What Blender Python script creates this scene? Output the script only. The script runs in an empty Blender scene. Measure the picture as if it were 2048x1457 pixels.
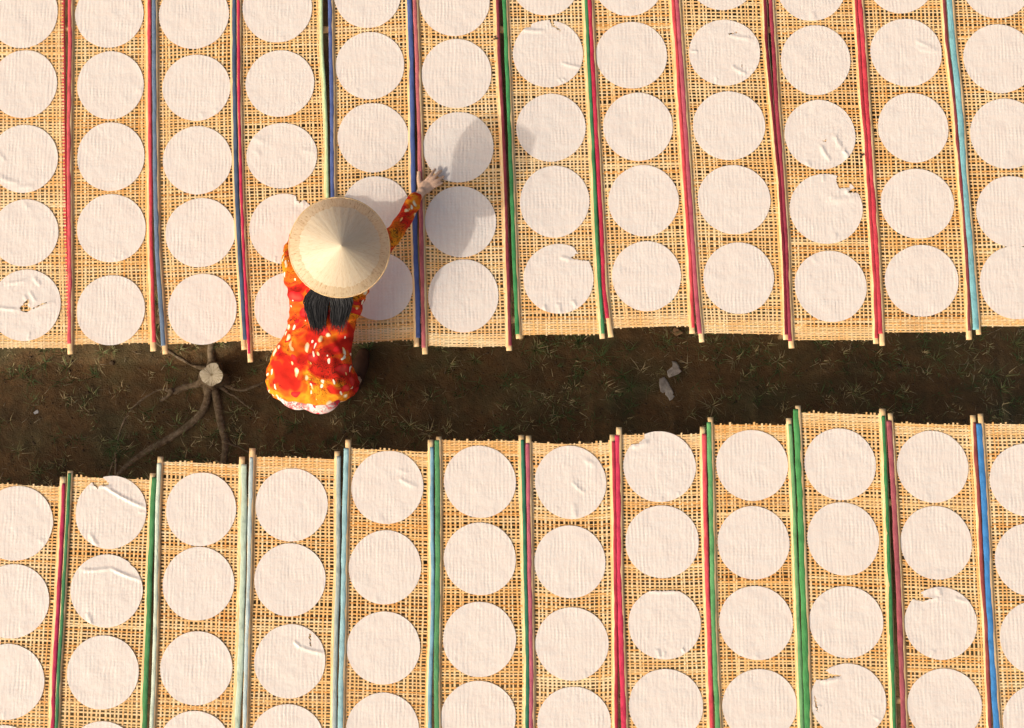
import bpy, math, random
import numpy as np
from mathutils import Vector

random.seed(7)
RNG = np.random.default_rng(11)
scene = bpy.context.scene
COL = scene.collection

# ------------------------------------------------------------------ camera
H = 0.65            # height of the drying racks above the ground
DIST = 5.5          # camera above the racks
FOC = 2365.0        # focal length in photograph pixels (2048 wide)
TILT = math.radians(6.3)
CAM = np.array([0.0, -DIST * math.tan(TILT), H + DIST])
cam_data = bpy.data.cameras.new('camera')
cam_data.sensor_width = 36.0
cam_data.lens = 36.0 * FOC / 2048.0
cam_data.clip_start = 0.05
cam_data.clip_end = 500.0
cam = bpy.data.objects.new('camera', cam_data)
COL.objects.link(cam)
cam.location = CAM
cam.rotation_euler = (TILT, 0, 0)
scene.camera = cam

# ------------------------------------------------------------------ sky, sun, exposure
SUN_EL = math.radians(32.0)
SUN_AZ = math.radians(39.0)     # shadows run this far round from +x towards +y
travel = Vector((math.cos(SUN_AZ) * math.cos(SUN_EL), math.sin(SUN_AZ) * math.cos(SUN_EL), -math.sin(SUN_EL)))
world = bpy.data.worlds.new('World')
scene.world = world
world.use_nodes = True
wn, wl = world.node_tree.nodes, world.node_tree.links
wn.clear()
sky = wn.new('ShaderNodeTexSky')
sky.sky_type = 'NISHITA'
sky.sun_disc = False
sky.sun_elevation = SUN_EL
sky.sun_rotation = math.atan2(-travel.x, -travel.y)
sky.air_density = 1.0
sky.dust_density = 10.0
sky.ozone_density = 0.0
wbg = wn.new('ShaderNodeBackground')
wbg.inputs['Strength'].default_value = 0.15
wout = wn.new('ShaderNodeOutputWorld')
wl.new(sky.outputs[0], wbg.inputs[0])
wl.new(wbg.outputs[0], wout.inputs[0])
sun_data = bpy.data.lights.new('sun', 'SUN')
sun_data.energy = 2.1
sun_data.angle = math.radians(0.8)
sun_data.color = (1.0, 0.95, 0.87)
sun = bpy.data.objects.new('sun', sun_data)
COL.objects.link(sun)
sun.location = (-6, -5, 6)
sun.rotation_euler = travel.to_track_quat('-Z', 'Y').to_euler()
scene.view_settings.view_transform = 'Standard'
scene.view_settings.look = 'None'
scene.view_settings.gamma = 1.0
scene.view_settings.exposure = 0.0
scene.render.engine = 'CYCLES'
scene.cycles.max_bounces = 6
scene.cycles.diffuse_bounces = 3

# ------------------------------------------------------------------ helpers
CT, ST = math.cos(TILT), math.sin(TILT)

def at(px, py, z):
    """photograph pixel(s) -> points of the level plane at height z"""
    px, py, z = np.broadcast_arrays(np.asarray(px, float), np.asarray(py, float), np.asarray(z, float))
    dx = (px - 1024.0) / FOC
    dy = (728.5 - py) / FOC
    wy = dy * CT + ST
    wz = dy * ST - CT
    k = (z - CAM[2]) / wz
    return np.stack([CAM[0] + dx * k, CAM[1] + wy * k, z], -1)

PX = 1.0 / 430.0     # one photograph pixel on the racks, in metres

def lin(r, g, b):
    f = lambda c: (c / 255 / 12.92) if c <= 10.3 else ((c / 255 + 0.055) / 1.055) ** 2.4
    return (f(r), f(g), f(b), 1.0)

def mesh_np(name, V, F, smooth=False, attrs=None):
    """V (n,3); F list of (m,k) arrays of one k each"""
    V = np.ascontiguousarray(V, dtype=np.float32).reshape(-1, 3)
    if not isinstance(F, (list, tuple)):
        F = [F]
    F = [np.asarray(f, dtype=np.int32) for f in F if len(f)]
    me = bpy.data.meshes.new(name)
    loops = np.concatenate([f.ravel() for f in F])
    counts = np.concatenate([np.full(len(f), f.shape[1], dtype=np.int32) for f in F])
    starts = np.concatenate([[0], np.cumsum(counts)[:-1]]).astype(np.int32)
    me.vertices.add(len(V))
    me.vertices.foreach_set('co', V.ravel())
    me.loops.add(len(loops))
    me.loops.foreach_set('vertex_index', loops)
    me.polygons.add(len(counts))
    me.polygons.foreach_set('loop_start', starts)
    me.polygons.foreach_set('loop_total', counts)
    me.polygons.foreach_set('use_smooth', np.full(len(counts), bool(smooth)))
    me.update(calc_edges=True)
    me.validate()
    for k, vals in (attrs or {}).items():
        a = me.attributes.new(k, 'FLOAT', 'FACE')
        a.data.foreach_set('value', np.asarray(vals, dtype=np.float32))
    return me

def link(name, data, mat=None, parent=None, loc=None):
    o = bpy.data.objects.new(name, data)
    COL.objects.link(o)
    if mat is not None and data is not None:
        data.materials.clear()
        data.materials.append(mat)
    if parent is not None:
        o.parent = parent
    if loc is not None:
        o.location = loc
    return o

def tag(o, label=None, cat=None, group=None, kind=None):
    if label: o['label'] = label
    if cat: o['category'] = cat
    if group: o['group'] = group
    if kind: o['kind'] = kind
    return o

def empty(name, loc):
    o = bpy.data.objects.new(name, None)
    COL.objects.link(o)
    o.location = loc
    o.empty_display_size = 0.1
    return o

def resample(P, n):
    P = np.asarray(P, float)
    d = np.concatenate([[0], np.cumsum(np.linalg.norm(np.diff(P[:, :3], axis=0), axis=1))])
    t = np.linspace(0, d[-1], n)
    # monotone piecewise cubic through the points
    out = np.empty((n, P.shape[1]))
    for k in range(P.shape[1]):
        m = np.gradient(P[:, k], d) if len(P) > 2 else np.full(len(P), (P[-1, k] - P[0, k]) / d[-1])
        i = np.clip(np.searchsorted(d, t, side='right') - 1, 0, len(d) - 2)
        h = d[i + 1] - d[i]
        s = (t - d[i]) / h
        out[:, k] = ((1 + 2 * s) * (1 - s) ** 2) * P[i, k] + s * (1 - s) ** 2 * h * m[i] + s * s * (3 - 2 * s) * P[i + 1, k] + s * s * (s - 1) * h * m[i + 1]
    return out

def tube(path, rad, sides=10, flat=1.0, up=(0, 0, 1), caps=True, round_caps=False):
    """verts and faces of a tube; rad scalar or per point; flat squeezes it along up"""
    P = np.asarray(path, float)
    n = len(P)
    R = np.broadcast_to(np.asarray(rad, float), (n,)).copy()
    if round_caps:
        T0 = P[1] - P[0]; T0 /= np.linalg.norm(T0)
        T1 = P[-1] - P[-2]; T1 /= np.linalg.norm(T1)
        a = np.radians([80, 50, 25])
        pre = np.array([P[0] - T0 * R[0] * math.sin(x) for x in a]); prr = np.array([R[0] * math.cos(x) for x in a])
        post = np.array([P[-1] + T1 * R[-1] * math.sin(x) for x in a[::-1]]); por = np.array([R[-1] * math.cos(x) for x in a[::-1]])
        P = np.concatenate([pre, P, post]); R = np.concatenate([prr, R, por]); n = len(P)
    T = np.gradient(P, axis=0)
    T /= np.linalg.norm(T, axis=1)[:, None] + 1e-12
    U = np.asarray(up, float)
    S = np.cross(T, U)
    bad = np.linalg.norm(S, axis=1) < 1e-3
    S[bad] = np.cross(T[bad], np.array([0.0, 1.0, 0.0]))
    S /= np.linalg.norm(S, axis=1)[:, None]
    N = np.cross(S, T)
    th = np.linspace(0, 2 * math.pi, sides, endpoint=False)
    V = P[:, None, :] + R[:, None, None] * (np.cos(th)[None, :, None] * S[:, None, :] + flat * np.sin(th)[None, :, None] * N[:, None, :])
    i = np.arange(n - 1)[:, None] * sides
    j = np.arange(sides)[None, :]
    jn = (j + 1) % sides
    Q = np.stack([i + j, i + jn, i + sides + jn, i + sides + j], -1).reshape(-1, 4)
    V = V.reshape(-1, 3)
    F = [Q]
    if caps:
        c0, c1 = len(V), len(V) + 1
        V = np.concatenate([V, P[:1], P[-1:]])
        jj = np.arange(sides); jn = (jj + 1) % sides
        F.append(np.concatenate([np.stack([jn, jj, np.full(sides, c0)], -1),
                                 np.stack([(n - 1) * sides + jj, (n - 1) * sides + jn, np.full(sides, c1)], -1)]))
    return V, F

def merge(parts):
    Vs, F4, F3, o = [], [], [], 0
    for V, F in parts:
        Vs.append(V)
        for f in F:
            (F4 if f.shape[1] == 4 else F3).append(f + o)
        o += len(V)
    out = []
    if F4: out.append(np.concatenate(F4))
    if F3: out.append(np.concatenate(F3))
    return np.concatenate(Vs), out

def ellipsoid(c, r, axes=None, n=16, m=10):
    th = np.linspace(0, 2 * math.pi, n, endpoint=False)
    ph = np.linspace(0, math.pi, m + 1)[1:-1]
    A = np.eye(3) if axes is None else np.asarray(axes, float)
    V = []
    for p in ph:
        for t in th:
            v = np.array([math.sin(p) * math.cos(t) * r[0], math.sin(p) * math.sin(t) * r[1], math.cos(p) * r[2]])
            V.append(v @ A + c)
    V.append(np.array([0, 0, r[2]]) @ A + c)
    V.append(np.array([0, 0, -r[2]]) @ A + c)
    k = len(ph)
    Q = [(i * n + j, (i + 1) * n + j, (i + 1) * n + (j + 1) % n, i * n + (j + 1) % n) for i in range(k - 1) for j in range(n)]
    Tt = [(k * n, j, (j + 1) % n) for j in range(n)] + [(k * n + 1, (k - 1) * n + (j + 1) % n, (k - 1) * n + j) for j in range(n)]
    return np.array(V), [np.array(Q), np.array(Tt)]

def loft(rings, n=32, power=2.3):
    """rings: list of (centre, side vector, up vector); closed with fans"""
    th = np.linspace(0, 2 * math.pi, n, endpoint=False)
    ca, sa = np.cos(th), np.sin(th)
    k = (np.abs(ca) ** power + np.abs(sa) ** power) ** (-1 / power)
    V = np.concatenate([np.asarray(c)[None] + (ca * k)[:, None] * np.asarray(a)[None] + (sa * k)[:, None] * np.asarray(b)[None] for c, a, b in rings])
    m = len(rings)
    i = np.arange(m - 1)[:, None] * n
    j = np.arange(n)[None, :]
    jn = (j + 1) % n
    Q = np.stack([i + j, i + jn, i + n + jn, i + n + j], -1).reshape(-1, 4)
    c0, c1 = len(V), len(V) + 1
    V = np.concatenate([V, np.asarray(rings[0][0])[None], np.asarray(rings[-1][0])[None]])
    jj = np.arange(n); jn = (jj + 1) % n
    return V, [Q, np.concatenate([np.stack([jn, jj, np.full(n, c0)], -1), np.stack([(m - 1) * n + jj, (m - 1) * n + jn, np.full(n, c1)], -1)])]

def remeshed(name, parts, voxel, smooth_it=4, factor=0.5):
    V, F = merge(parts)
    me = mesh_np(name + '_raw', V, F)
    o = bpy.data.objects.new(name + '_raw', me)
    COL.objects.link(o)
    r = o.modifiers.new('r', 'REMESH'); r.mode = 'VOXEL'; r.voxel_size = voxel
    if smooth_it:
        s = o.modifiers.new('s', 'SMOOTH'); s.iterations = smooth_it; s.factor = factor
    dg = bpy.context.evaluated_depsgraph_get()
    res = bpy.data.meshes.new_from_object(o.evaluated_get(dg))
    res.name = name
    bpy.data.objects.remove(o)
    bpy.data.meshes.remove(me)
    res.polygons.foreach_set('use_smooth', np.ones(len(res.polygons), dtype=bool))
    return res

def vnoise(x, y, seed=0):
    """smooth value noise, 0..1"""
    xi, yi = np.floor(x).astype(np.int64), np.floor(y).astype(np.int64)
    fx, fy = x - xi, y - yi
    fx, fy = fx * fx * (3 - 2 * fx), fy * fy * (3 - 2 * fy)
    def h(a, b):
        v = (a * 374761393 + b * 668265263 + seed * 974634777) & 0x7fffffff
        v = ((v ^ (v >> 13)) * 1274126177) & 0x7fffffff
        return ((v ^ (v >> 16)) & 0xffff) / 65535.0
    return (h(xi, yi) * (1 - fx) + h(xi + 1, yi) * fx) * (1 - fy) + (h(xi, yi + 1) * (1 - fx) + h(xi + 1, yi + 1) * fx) * fy

def fbm(x, y, seed=0, octaves=4):
    s, a, t = 0, 1.0, 0
    for k in range(octaves):
        s = s + a * vnoise(x * 2 ** k, y * 2 ** k, seed + k)
        t += a; a *= 0.5
    return s / t

# ------------------------------------------------------------------ materials
class NT:
    def __init__(s, name):
        s.m = bpy.data.materials.new(name)
        s.m.use_nodes = True
        s.t = s.m.node_tree
        s.b = s.t.nodes['Principled BSDF']
        s.out = s.t.nodes['Material Output']
    def n(s, typ, **kw):
        x = s.t.nodes.new(typ)
        for k, v in kw.items():
            setattr(x, k, v)
        return x
    def l(s, a, b): s.t.links.new(a, b)
    def coord(s, scale=(1, 1, 1), rot=(0, 0, 0), space='Object'):
        tc = s.n('ShaderNodeNewGeometry') if space == 'Position' else s.n('ShaderNodeTexCoord')
        mp = s.n('ShaderNodeMapping')
        mp.inputs['Scale'].default_value = scale
        mp.inputs['Rotation'].default_value = rot
        s.l(tc.outputs[space], mp.inputs['Vector'])
        return mp.outputs['Vector']
    def noise(s, vec, scale, detail=3, rough=0.55, dist=0.0):
        x = s.n('ShaderNodeTexNoise')
        x.inputs['Scale'].default_value = scale
        x.inputs['Detail'].default_value = detail
        x.inputs['Roughness'].default_value = rough
        x.inputs['Distortion'].default_value = dist
        s.l(vec, x.inputs['Vector'])
        return x.outputs['Fac']
    def ramp(s, fac, stops, interp='LINEAR'):
        r = s.n('ShaderNodeValToRGB')
        r.color_ramp.interpolation = interp
        e = r.color_ramp.elements
        while len(e) < len(stops): e.new(0.5)
        for x, (p, c) in zip(e, stops):
            x.position = p
            x.color = c if len(c) == 4 else (*c, 1)
        s.l(fac, r.inputs['Fac'])
        return r.outputs['Color']
    def mix(s, fac, a, b, mode='MIX'):
        x = s.n('ShaderNodeMix', data_type='RGBA', blend_type=mode)
        for sock, v in ((x.inputs[0], fac), (x.inputs[6], a), (x.inputs[7], b)):
            if hasattr(v, 'is_output'): s.l(v, sock)
            else: sock.default_value = v if not isinstance(v, tuple) else (v if len(v) == 4 else (*v, 1))
        return x.outputs[2]
    def math(s, op, a, b=0.0, c=None):
        x = s.n('ShaderNodeMath', operation=op)
        for i, v in enumerate((a, b) if c is None else (a, b, c)):
            if hasattr(v, 'is_output'): s.l(v, x.inputs[i])
            else: x.inputs[i].default_value = v
        return x.outputs[0]
    def bump(s, h, strength=0.3, dist=0.002):
        x = s.n('ShaderNodeBump')
        x.inputs['Strength'].default_value = strength
        x.inputs['Distance'].default_value = dist
        s.l(h, x.inputs['Height'])
        s.l(x.outputs['Normal'], s.b.inputs['Normal'])
    def base(s, c, rough=0.7, spec=0.3):
        if hasattr(c, 'is_output'): s.l(c, s.b.inputs['Base Color'])
        else: s.b.inputs['Base Color'].default_value = c if len(c) == 4 else (*c, 1)
        s.b.inputs['Roughness'].default_value = rough
        s.b.inputs['Specular IOR Level'].default_value = spec

def attr(nt, name):
    a = nt.n('ShaderNodeAttribute')
    a.attribute_name = name
    return a.outputs['Fac']

def m_straw():
    nt = NT('straw_strips')
    t = attr(nt, 'tone')
    v = nt.coord(space='Position')
    big = nt.noise(v, 6.0, 4, 0.65)
    fine = nt.noise(v, 160.0, 2)
    c = nt.ramp(t, [(0.0, (0.94, 0.74, 0.44)), (0.35, (0.90, 0.58, 0.24)), (0.7, (0.80, 0.39, 0.105)), (1.0, (0.52, 0.22, 0.05))])
    c = nt.mix(nt.ramp(big, [(0.42, (0, 0, 0)), (0.75, (0.75, 0.75, 0.75))]), c, (0.82, 0.40, 0.10), 'MIX')
    c = nt.mix(nt.math('MULTIPLY', fine, 0.22), c, (0.45, 0.26, 0.10), 'MULTIPLY')
    st = nt.noise(v, 2.6, 4, 0.7)
    c = nt.mix(nt.ramp(st, [(0.56, (0, 0, 0)), (0.78, (0.45, 0.45, 0.45))]), c, (0.50, 0.33, 0.17))
    nt.base(c, 0.5, 0.35)
    nt.bump(fine, 0.3, 0.001)
    return nt.m

def m_bamboo():
    nt = NT('bamboo_rod')
    v = nt.coord((1, 0.12, 1), space='Position')
    f = nt.noise(v, 60, 4)
    c = nt.ramp(f, [(0.3, (0.60, 0.38, 0.17)), (0.55, (0.76, 0.53, 0.27)), (0.75, (0.84, 0.65, 0.38))])
    nt.base(c, 0.5, 0.35)
    nt.bump(f, 0.35, 0.002)
    return nt.m

CLOTH = {}
def m_cloth(rgb):
    if rgb in CLOTH: return CLOTH[rgb]
    nt = NT('cloth_%02x%02x%02x' % rgb)
    v = nt.coord(space='Position')
    b = nt.noise(v, 17, 4, 0.65)
    fold = nt.noise(nt.coord((1, 0.35, 1), (0, 0, 0.5), 'Position'), 70, 3, 0.6, 0.6)
    c0 = lin(*rgb)
    g0 = sum(c0[:3]) / 3
    c0 = tuple((x * 0.84 + g0 * 0.16) * 0.82 for x in c0[:3])
    dark = tuple(x * 0.72 for x in c0[:3])
    lightc = tuple(min(1, x * 1.12 + 0.01) for x in c0[:3])
    c = nt.ramp(b, [(0.3, dark), (0.5, c0), (0.72, lightc)])
    nt.base(c, 0.95, 0.06)
    nt.bump(fold, 0.8, 0.005)
    CLOTH[rgb] = nt.m
    return nt.m

def m_paper():
    nt = NT('rice_paper_sheet')
    geo = nt.n('ShaderNodeNewGeometry')
    v = geo.outputs['Position']
    def stretched(sc):
        mp = nt.n('ShaderNodeMapping'); mp.inputs['Scale'].default_value = sc
        nt.l(v, mp.inputs['Vector'])
        return mp.outputs['Vector']
    oi = nt.n('ShaderNodeObjectInfo')
    wob = nt.noise(v, 9, 2)
    # relief pressed in by the strips underneath
    sep = nt.n('ShaderNodeSeparateXYZ'); nt.l(v, sep.inputs[0])
    xw = nt.math('ADD', sep.outputs[0], nt.math('MULTIPLY', wob, 0.022))
    yw = nt.math('ADD', sep.outputs[1], nt.math('MULTIPLY', wob, 0.022))
    gx = nt.math('SINE', nt.math('MULTIPLY', xw, 2 * math.pi / (7.7 * PX)))
    gy = nt.math('SINE', nt.math('MULTIPLY', yw, 2 * math.pi / (6.3 * PX)))
    grid = nt.math('ADD', gx, nt.math('MULTIPLY', gy, 0.30))
    streak = nt.noise(stretched((1, 0.10, 1)), 75, 3)
    mott = nt.noise(v, 60, 3, 0.65)
    patch = nt.noise(v, 11, 2)
    hgt = nt.math('ADD', nt.math('MULTIPLY', nt.math('MULTIPLY', grid, nt.ramp(patch, [(0.38, (0, 0, 0)), (0.68, (1, 1, 1))])), 0.40), nt.math('ADD', nt.math('MULTIPLY', streak, 1.5), nt.math('MULTIPLY', mott, 1.3)))
    c = nt.ramp(mott, [(0.30, (0.79, 0.69, 0.605)), (0.50, (0.815, 0.75, 0.68)), (0.72, (0.83, 0.78, 0.715))])
    c = nt.mix(nt.math('MULTIPLY', patch, 0.35), c, (0.83, 0.775, 0.71))
    c = nt.mix(nt.math('MULTIPLY', oi.outputs['Random'], 0.35), c, (0.79, 0.72, 0.645))
    imp = nt.math('MULTIPLY', nt.math('MULTIPLY', nt.math('MAXIMUM', gx, 0.0), nt.math('MAXIMUM', gy, 0.0)), nt.ramp(patch, [(0.35, (0.15, 0.15, 0.15)), (0.65, (0.55, 0.55, 0.55))]))
    c = nt.mix(imp, c, (0.80, 0.62, 0.50))
    weft = nt.noise(stretched((0.10, 1, 1)), 80, 3)
    c = nt.mix(nt.ramp(streak, [(0.38, (0.55, 0.55, 0.55)), (0.60, (0, 0, 0))]), c, (0.76, 0.665, 0.60))
    c = nt.mix(nt.ramp(weft, [(0.40, (0.4, 0.4, 0.4)), (0.58, (0, 0, 0))]), c, (0.84, 0.72, 0.625))
    nt.base(c, 0.36, 0.42)
    nt.bump(hgt, 0.42, 0.0022)
    tr = nt.n('ShaderNodeBsdfTranslucent')
    nt.l(c, tr.inputs['Color'])
    mx = nt.n('ShaderNodeMixShader')
    mx.inputs[0].default_value = 0.10
    nt.l(nt.b.outputs[0], mx.inputs[1]); nt.l(tr.outputs[0], mx.inputs[2])
    nt.l(mx.outputs[0], nt.out.inputs['Surface'])
    return nt.m

def m_soil():
    nt = NT('dark_soil')
    v = nt.coord()
    a = nt.noise(v, 3.6, 5, 0.68)
    b = nt.noise(v, 26, 5, 0.65)
    d = nt.noise(v, 130, 3, 0.6)
    c = nt.ramp(a, [(0.30, (0.090, 0.074, 0.038)), (0.46, (0.155, 0.096, 0.044)), (0.58, (0.215, 0.122, 0.052)), (0.72, (0.160, 0.110, 0.050))])
    c = nt.mix(nt.math('MULTIPLY', b, 0.9), c, (0.05, 0.033, 0.016), 'MIX')
    ol = nt.noise(nt.coord((1, 1.6, 1)), 2.3, 3, 0.6)
    c = nt.mix(nt.ramp(ol, [(0.48, (0, 0, 0)), (0.66, (0.7, 0.7, 0.7))]), c, (0.092, 0.084, 0.040))
    sp = nt.ramp(d, [(0.60, (0, 0, 0)), (0.74, (1, 1, 1))])
    c = nt.mix(nt.math('MULTIPLY', sp, 0.5), c, (0.22, 0.15, 0.08))
    nt.base(c, 0.95, 0.15)
    nt.bump(nt.math('ADD', b, nt.math('MULTIPLY', d, 0.5)), 0.9, 0.012)
    return nt.m

def m_blade():
    nt = NT('grass_blades')
    t = attr(nt, 'tone')
    c = nt.ramp(t, [(0.0, (0.045, 0.090, 0.026)), (0.45, (0.10, 0.145, 0.045)), (0.7, (0.22, 0.21, 0.085)), (1.0, (0.52, 0.41, 0.22))])
    nt.base(c, 0.7, 0.25)
    return nt.m

def m_simple(name, c, rough=0.7, spec=0.3, var=0.25, scale=30, bump=0.3, bdist=0.003):
    nt = NT(name)
    f = nt.noise(nt.coord(), scale, 4)
    d = tuple(x * (1 - var) for x in c); l_ = tuple(min(1, x * (1 + var)) for x in c)
    nt.base(nt.ramp(f, [(0.3, d), (0.7, l_)]), rough, spec)
    if bump: nt.bump(f, bump, bdist)
    return nt.m

def m_bark():
    nt = NT('root_bark')
    v = nt.coord()
    f = nt.noise(v, 55, 5, 0.6, 0.5)
    g = nt.noise(v, 9, 3)
    c = nt.ramp(f, [(0.3, (0.08, 0.058, 0.036)), (0.5, (0.20, 0.145, 0.09)), (0.7, (0.33, 0.25, 0.165))])
    c = nt.mix(nt.math('MULTIPLY', g, 0.4), c, (0.12, 0.09, 0.05))
    nt.base(c, 0.9, 0.15)
    nt.bump(f, 0.8, 0.006)
    return nt.m

def m_cut():
    nt = NT('cut_wood')
    v = nt.coord()
    sep = nt.n('ShaderNodeSeparateXYZ'); nt.l(v, sep.inputs[0])
    ang = nt.math('ARCTAN2', sep.outputs[1], sep.outputs[0])
    rad = nt.math('POWER', nt.math('ADD', nt.math('MULTIPLY', sep.outputs[0], sep.outputs[0]), nt.math('MULTIPLY', sep.outputs[1], sep.outputs[1])), 0.5)
    cmb = nt.n('ShaderNodeCombineXYZ')
    nt.l(nt.math('MULTIPLY', ang, 3.5), cmb.inputs[0]); nt.l(nt.math('MULTIPLY', rad, 12), cmb.inputs[1])
    ray = nt.noise(cmb.outputs[0], 2.4, 4, 0.65)
    ring = nt.math('SINE', nt.math('MULTIPLY', nt.math('ADD', rad, nt.math('MULTIPLY', nt.noise(v, 25, 2), 0.01)), 900))
    c = nt.ramp(ray, [(0.36, (0.16, 0.12, 0.07)), (0.46, (0.45, 0.38, 0.26)), (0.62, (0.58, 0.51, 0.38))])
    core = nt.ramp(rad, [(0.10, (1, 1, 1)), (0.16, (0, 0, 0))])
    core2 = nt.ramp(nt.math('MULTIPLY', rad, 14.0), [(0.05, (1, 1, 1)), (0.16, (0, 0, 0))])
    c = nt.mix(core2, c, (0.20, 0.15, 0.08))
    c = nt.mix(nt.math('MULTIPLY', nt.math('ADD', ring, 1.0), 0.08), c, (0.25, 0.19, 0.11))
    nt.base(c, 0.85, 0.2)
    nt.bump(ray, 0.6, 0.004)
    return nt.m

def m_hat(lighter=False):
    nt = NT('palm_leaf_' + ('upper' if lighter else 'rim'))
    v = nt.coord()
    sep = nt.n('ShaderNodeSeparateXYZ'); nt.l(v, sep.inputs[0])
    r2 = nt.math('POWER', nt.math('ADD', nt.math('MULTIPLY', sep.outputs[0], sep.outputs[0]), nt.math('MULTIPLY', sep.outputs[1], sep.outputs[1])), 0.5)
    ux = nt.math('DIVIDE', sep.outputs[0], nt.math('ADD', r2, 0.0005))
    uy = nt.math('DIVIDE', sep.outputs[1], nt.math('ADD', r2, 0.0005))
    cmb = nt.n('ShaderNodeCombineXYZ')
    nt.l(ux, cmb.inputs[0]); nt.l(uy, cmb.inputs[1]); nt.l(nt.math('MULTIPLY', r2, 1.6), cmb.inputs[2])
    ray = nt.noise(cmb.outputs[0], 34, 3, 0.7)
    wide = nt.noise(cmb.outputs[0], 5, 2, 0.5)
    if lighter:
        c = nt.ramp(ray, [(0.30, (0.78, 0.65, 0.45)), (0.46, (0.90, 0.81, 0.63)), (0.68, (0.93, 0.87, 0.73))])
        c = nt.mix(nt.math('MULTIPLY', wide, 0.4), c, (0.80, 0.66, 0.44))
    else:
        c = nt.ramp(ray, [(0.34, (0.52, 0.36, 0.19)), (0.42, (0.84, 0.68, 0.44)), (0.66, (0.93, 0.82, 0.61))])
        c = nt.mix(nt.math('MULTIPLY', wide, 0.4), c, (0.66, 0.44, 0.20))
    nt.base(c, 0.38, 0.45)
    nt.bump(ray, 0.35, 0.0018)
    tr = nt.n('ShaderNodeBsdfTranslucent'); nt.l(c, tr.inputs['Color'])
    mx = nt.n('ShaderNodeMixShader'); mx.inputs[0].default_value = 0.46
    nt.l(nt.b.outputs[0], mx.inputs[1]); nt.l(tr.outputs[0], mx.inputs[2])
    nt.l(mx.outputs[0], nt.out.inputs['Surface'])
    return nt.m

def m_print(name, pal, dots=True, scale=1.0):
    """flat fabric print: swirls, round beads with a pale glint, cream ovals, thin dark scrolls"""
    nt = NT(name)
    v = nt.coord((1.0, 1.0, 0.35))
    warp = nt.n('ShaderNodeTexNoise'); warp.inputs['Scale'].default_value = 9 * scale; warp.inputs['Detail'].default_value = 2
    nt.l(v, warp.inputs['Vector'])
    add = nt.n('ShaderNodeVectorMath', operation='MULTIPLY_ADD')
    nt.l(warp.outputs['Color'], add.inputs[0]); add.inputs[1].default_value = (0.10, 0.10, 0.10); nt.l(v, add.inputs[2])
    vv = add.outputs[0]
    base = nt.noise(vv, 6.5 * scale, 3, 0.5, 0.8)
    c = nt.ramp(base, [(0.30, pal[0]), (0.43, pal[1]), (0.51, pal[2]), (0.58, pal[3]), (0.66, pal[1])])
    ln = nt.noise(vv, 30 * scale, 2, 0.5, 2.2)
    line = nt.ramp(nt.math('ABSOLUTE', nt.math('SUBTRACT', ln, 0.5)), [(0.014, (1, 1, 1)), (0.030, (0, 0, 0))])
    mask = nt.ramp(nt.noise(v, 8 * scale, 1), [(0.45, (0, 0, 0)), (0.55, (1, 1, 1))])
    c = nt.mix(nt.math('MULTIPLY', nt.math('MULTIPLY', line, mask), 0.85), c, pal[4])
    def spots(sc, thr, keep, col, core, corethr, stretch, seedrot):
        nonlocal c
        mp_ = nt.n('ShaderNodeMapping'); mp_.inputs['Scale'].default_value = stretch; mp_.inputs['Rotation'].default_value = seedrot
        nt.l(vv, mp_.inputs['Vector']); mp = mp_.outputs['Vector']
        vo = nt.n('ShaderNodeTexVoronoi'); vo.inputs['Scale'].default_value = sc * scale; vo.inputs['Randomness'].default_value = 0.85
        nt.l(mp, vo.inputs['Vector'])
        sp = nt.n('ShaderNodeSeparateColor'); nt.l(vo.outputs['Color'], sp.inputs[0])
        sizev = nt.math('MULTIPLY_ADD', sp.outputs[1], 0.35, 0.75)
        d = nt.math('DIVIDE', vo.outputs['Distance'], sizev)
        on = nt.math('MULTIPLY', nt.math('LESS_THAN', d, thr), nt.math('GREATER_THAN', sp.outputs[0], keep))
        soft = nt.ramp(d, [(0.0, core), (corethr, core), (thr, col)])
        c = nt.mix(on, c, soft)
    if dots:
        spots(15, 0.42, 0.52, pal[5], pal[8], 0.10, (1, 1.25, 1), (0, 0, 0.4))
        spots(21, 0.35, 0.50, pal[6], pal[7], 0.13, (1.45, 0.9, 1), (0, 0, 1.1))
        spots(25, 0.30, 0.72, pal[7], pal[7], 0.05, (1.9, 0.9, 1), (0, 0, 0.3))
    f = nt.noise(v, 30, 3)
    nt.base(c, 0.85, 0.12)
    nt.bump(f, 0.3, 0.006)
    return nt.m

def m_hair():
    nt = NT('black_hair')
    f = nt.noise(nt.coord((1, 0.08, 0.3)), 260, 3)
    nt.base(nt.ramp(f, [(0.3, (0.004, 0.004, 0.005)), (0.7, (0.014, 0.013, 0.014))]), 0.42, 0.35)
    nt.bump(f, 0.3, 0.002)
    return nt.m

TIE = m_simple('dark_twine', (0.10, 0.075, 0.045), 0.9, 0.1, 0.3, 90, 0.5)
STRAW, BAMBOO, PAPER, SOIL, BLADE, BARK = m_straw(), m_bamboo(), m_paper(), m_soil(), m_blade(), m_bark()

# ------------------------------------------------------------------ ground
def axis(dense0, dense1, step, far):
    a = np.arange(dense0, dense1 + step / 2, step)
    lo = dense0 - np.geomspace(step * 2, far, 14)[::-1]
    hi = dense1 + np.geomspace(step * 2, far, 14)
    return np.concatenate([lo, a, hi])

def ground_z(x, y):
    return (fbm(x * 3.0, y * 3.0, 5, 3) - 0.5) * 0.045 + (fbm(x * 22, y * 22, 9, 3) - 0.5) * 0.016

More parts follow.
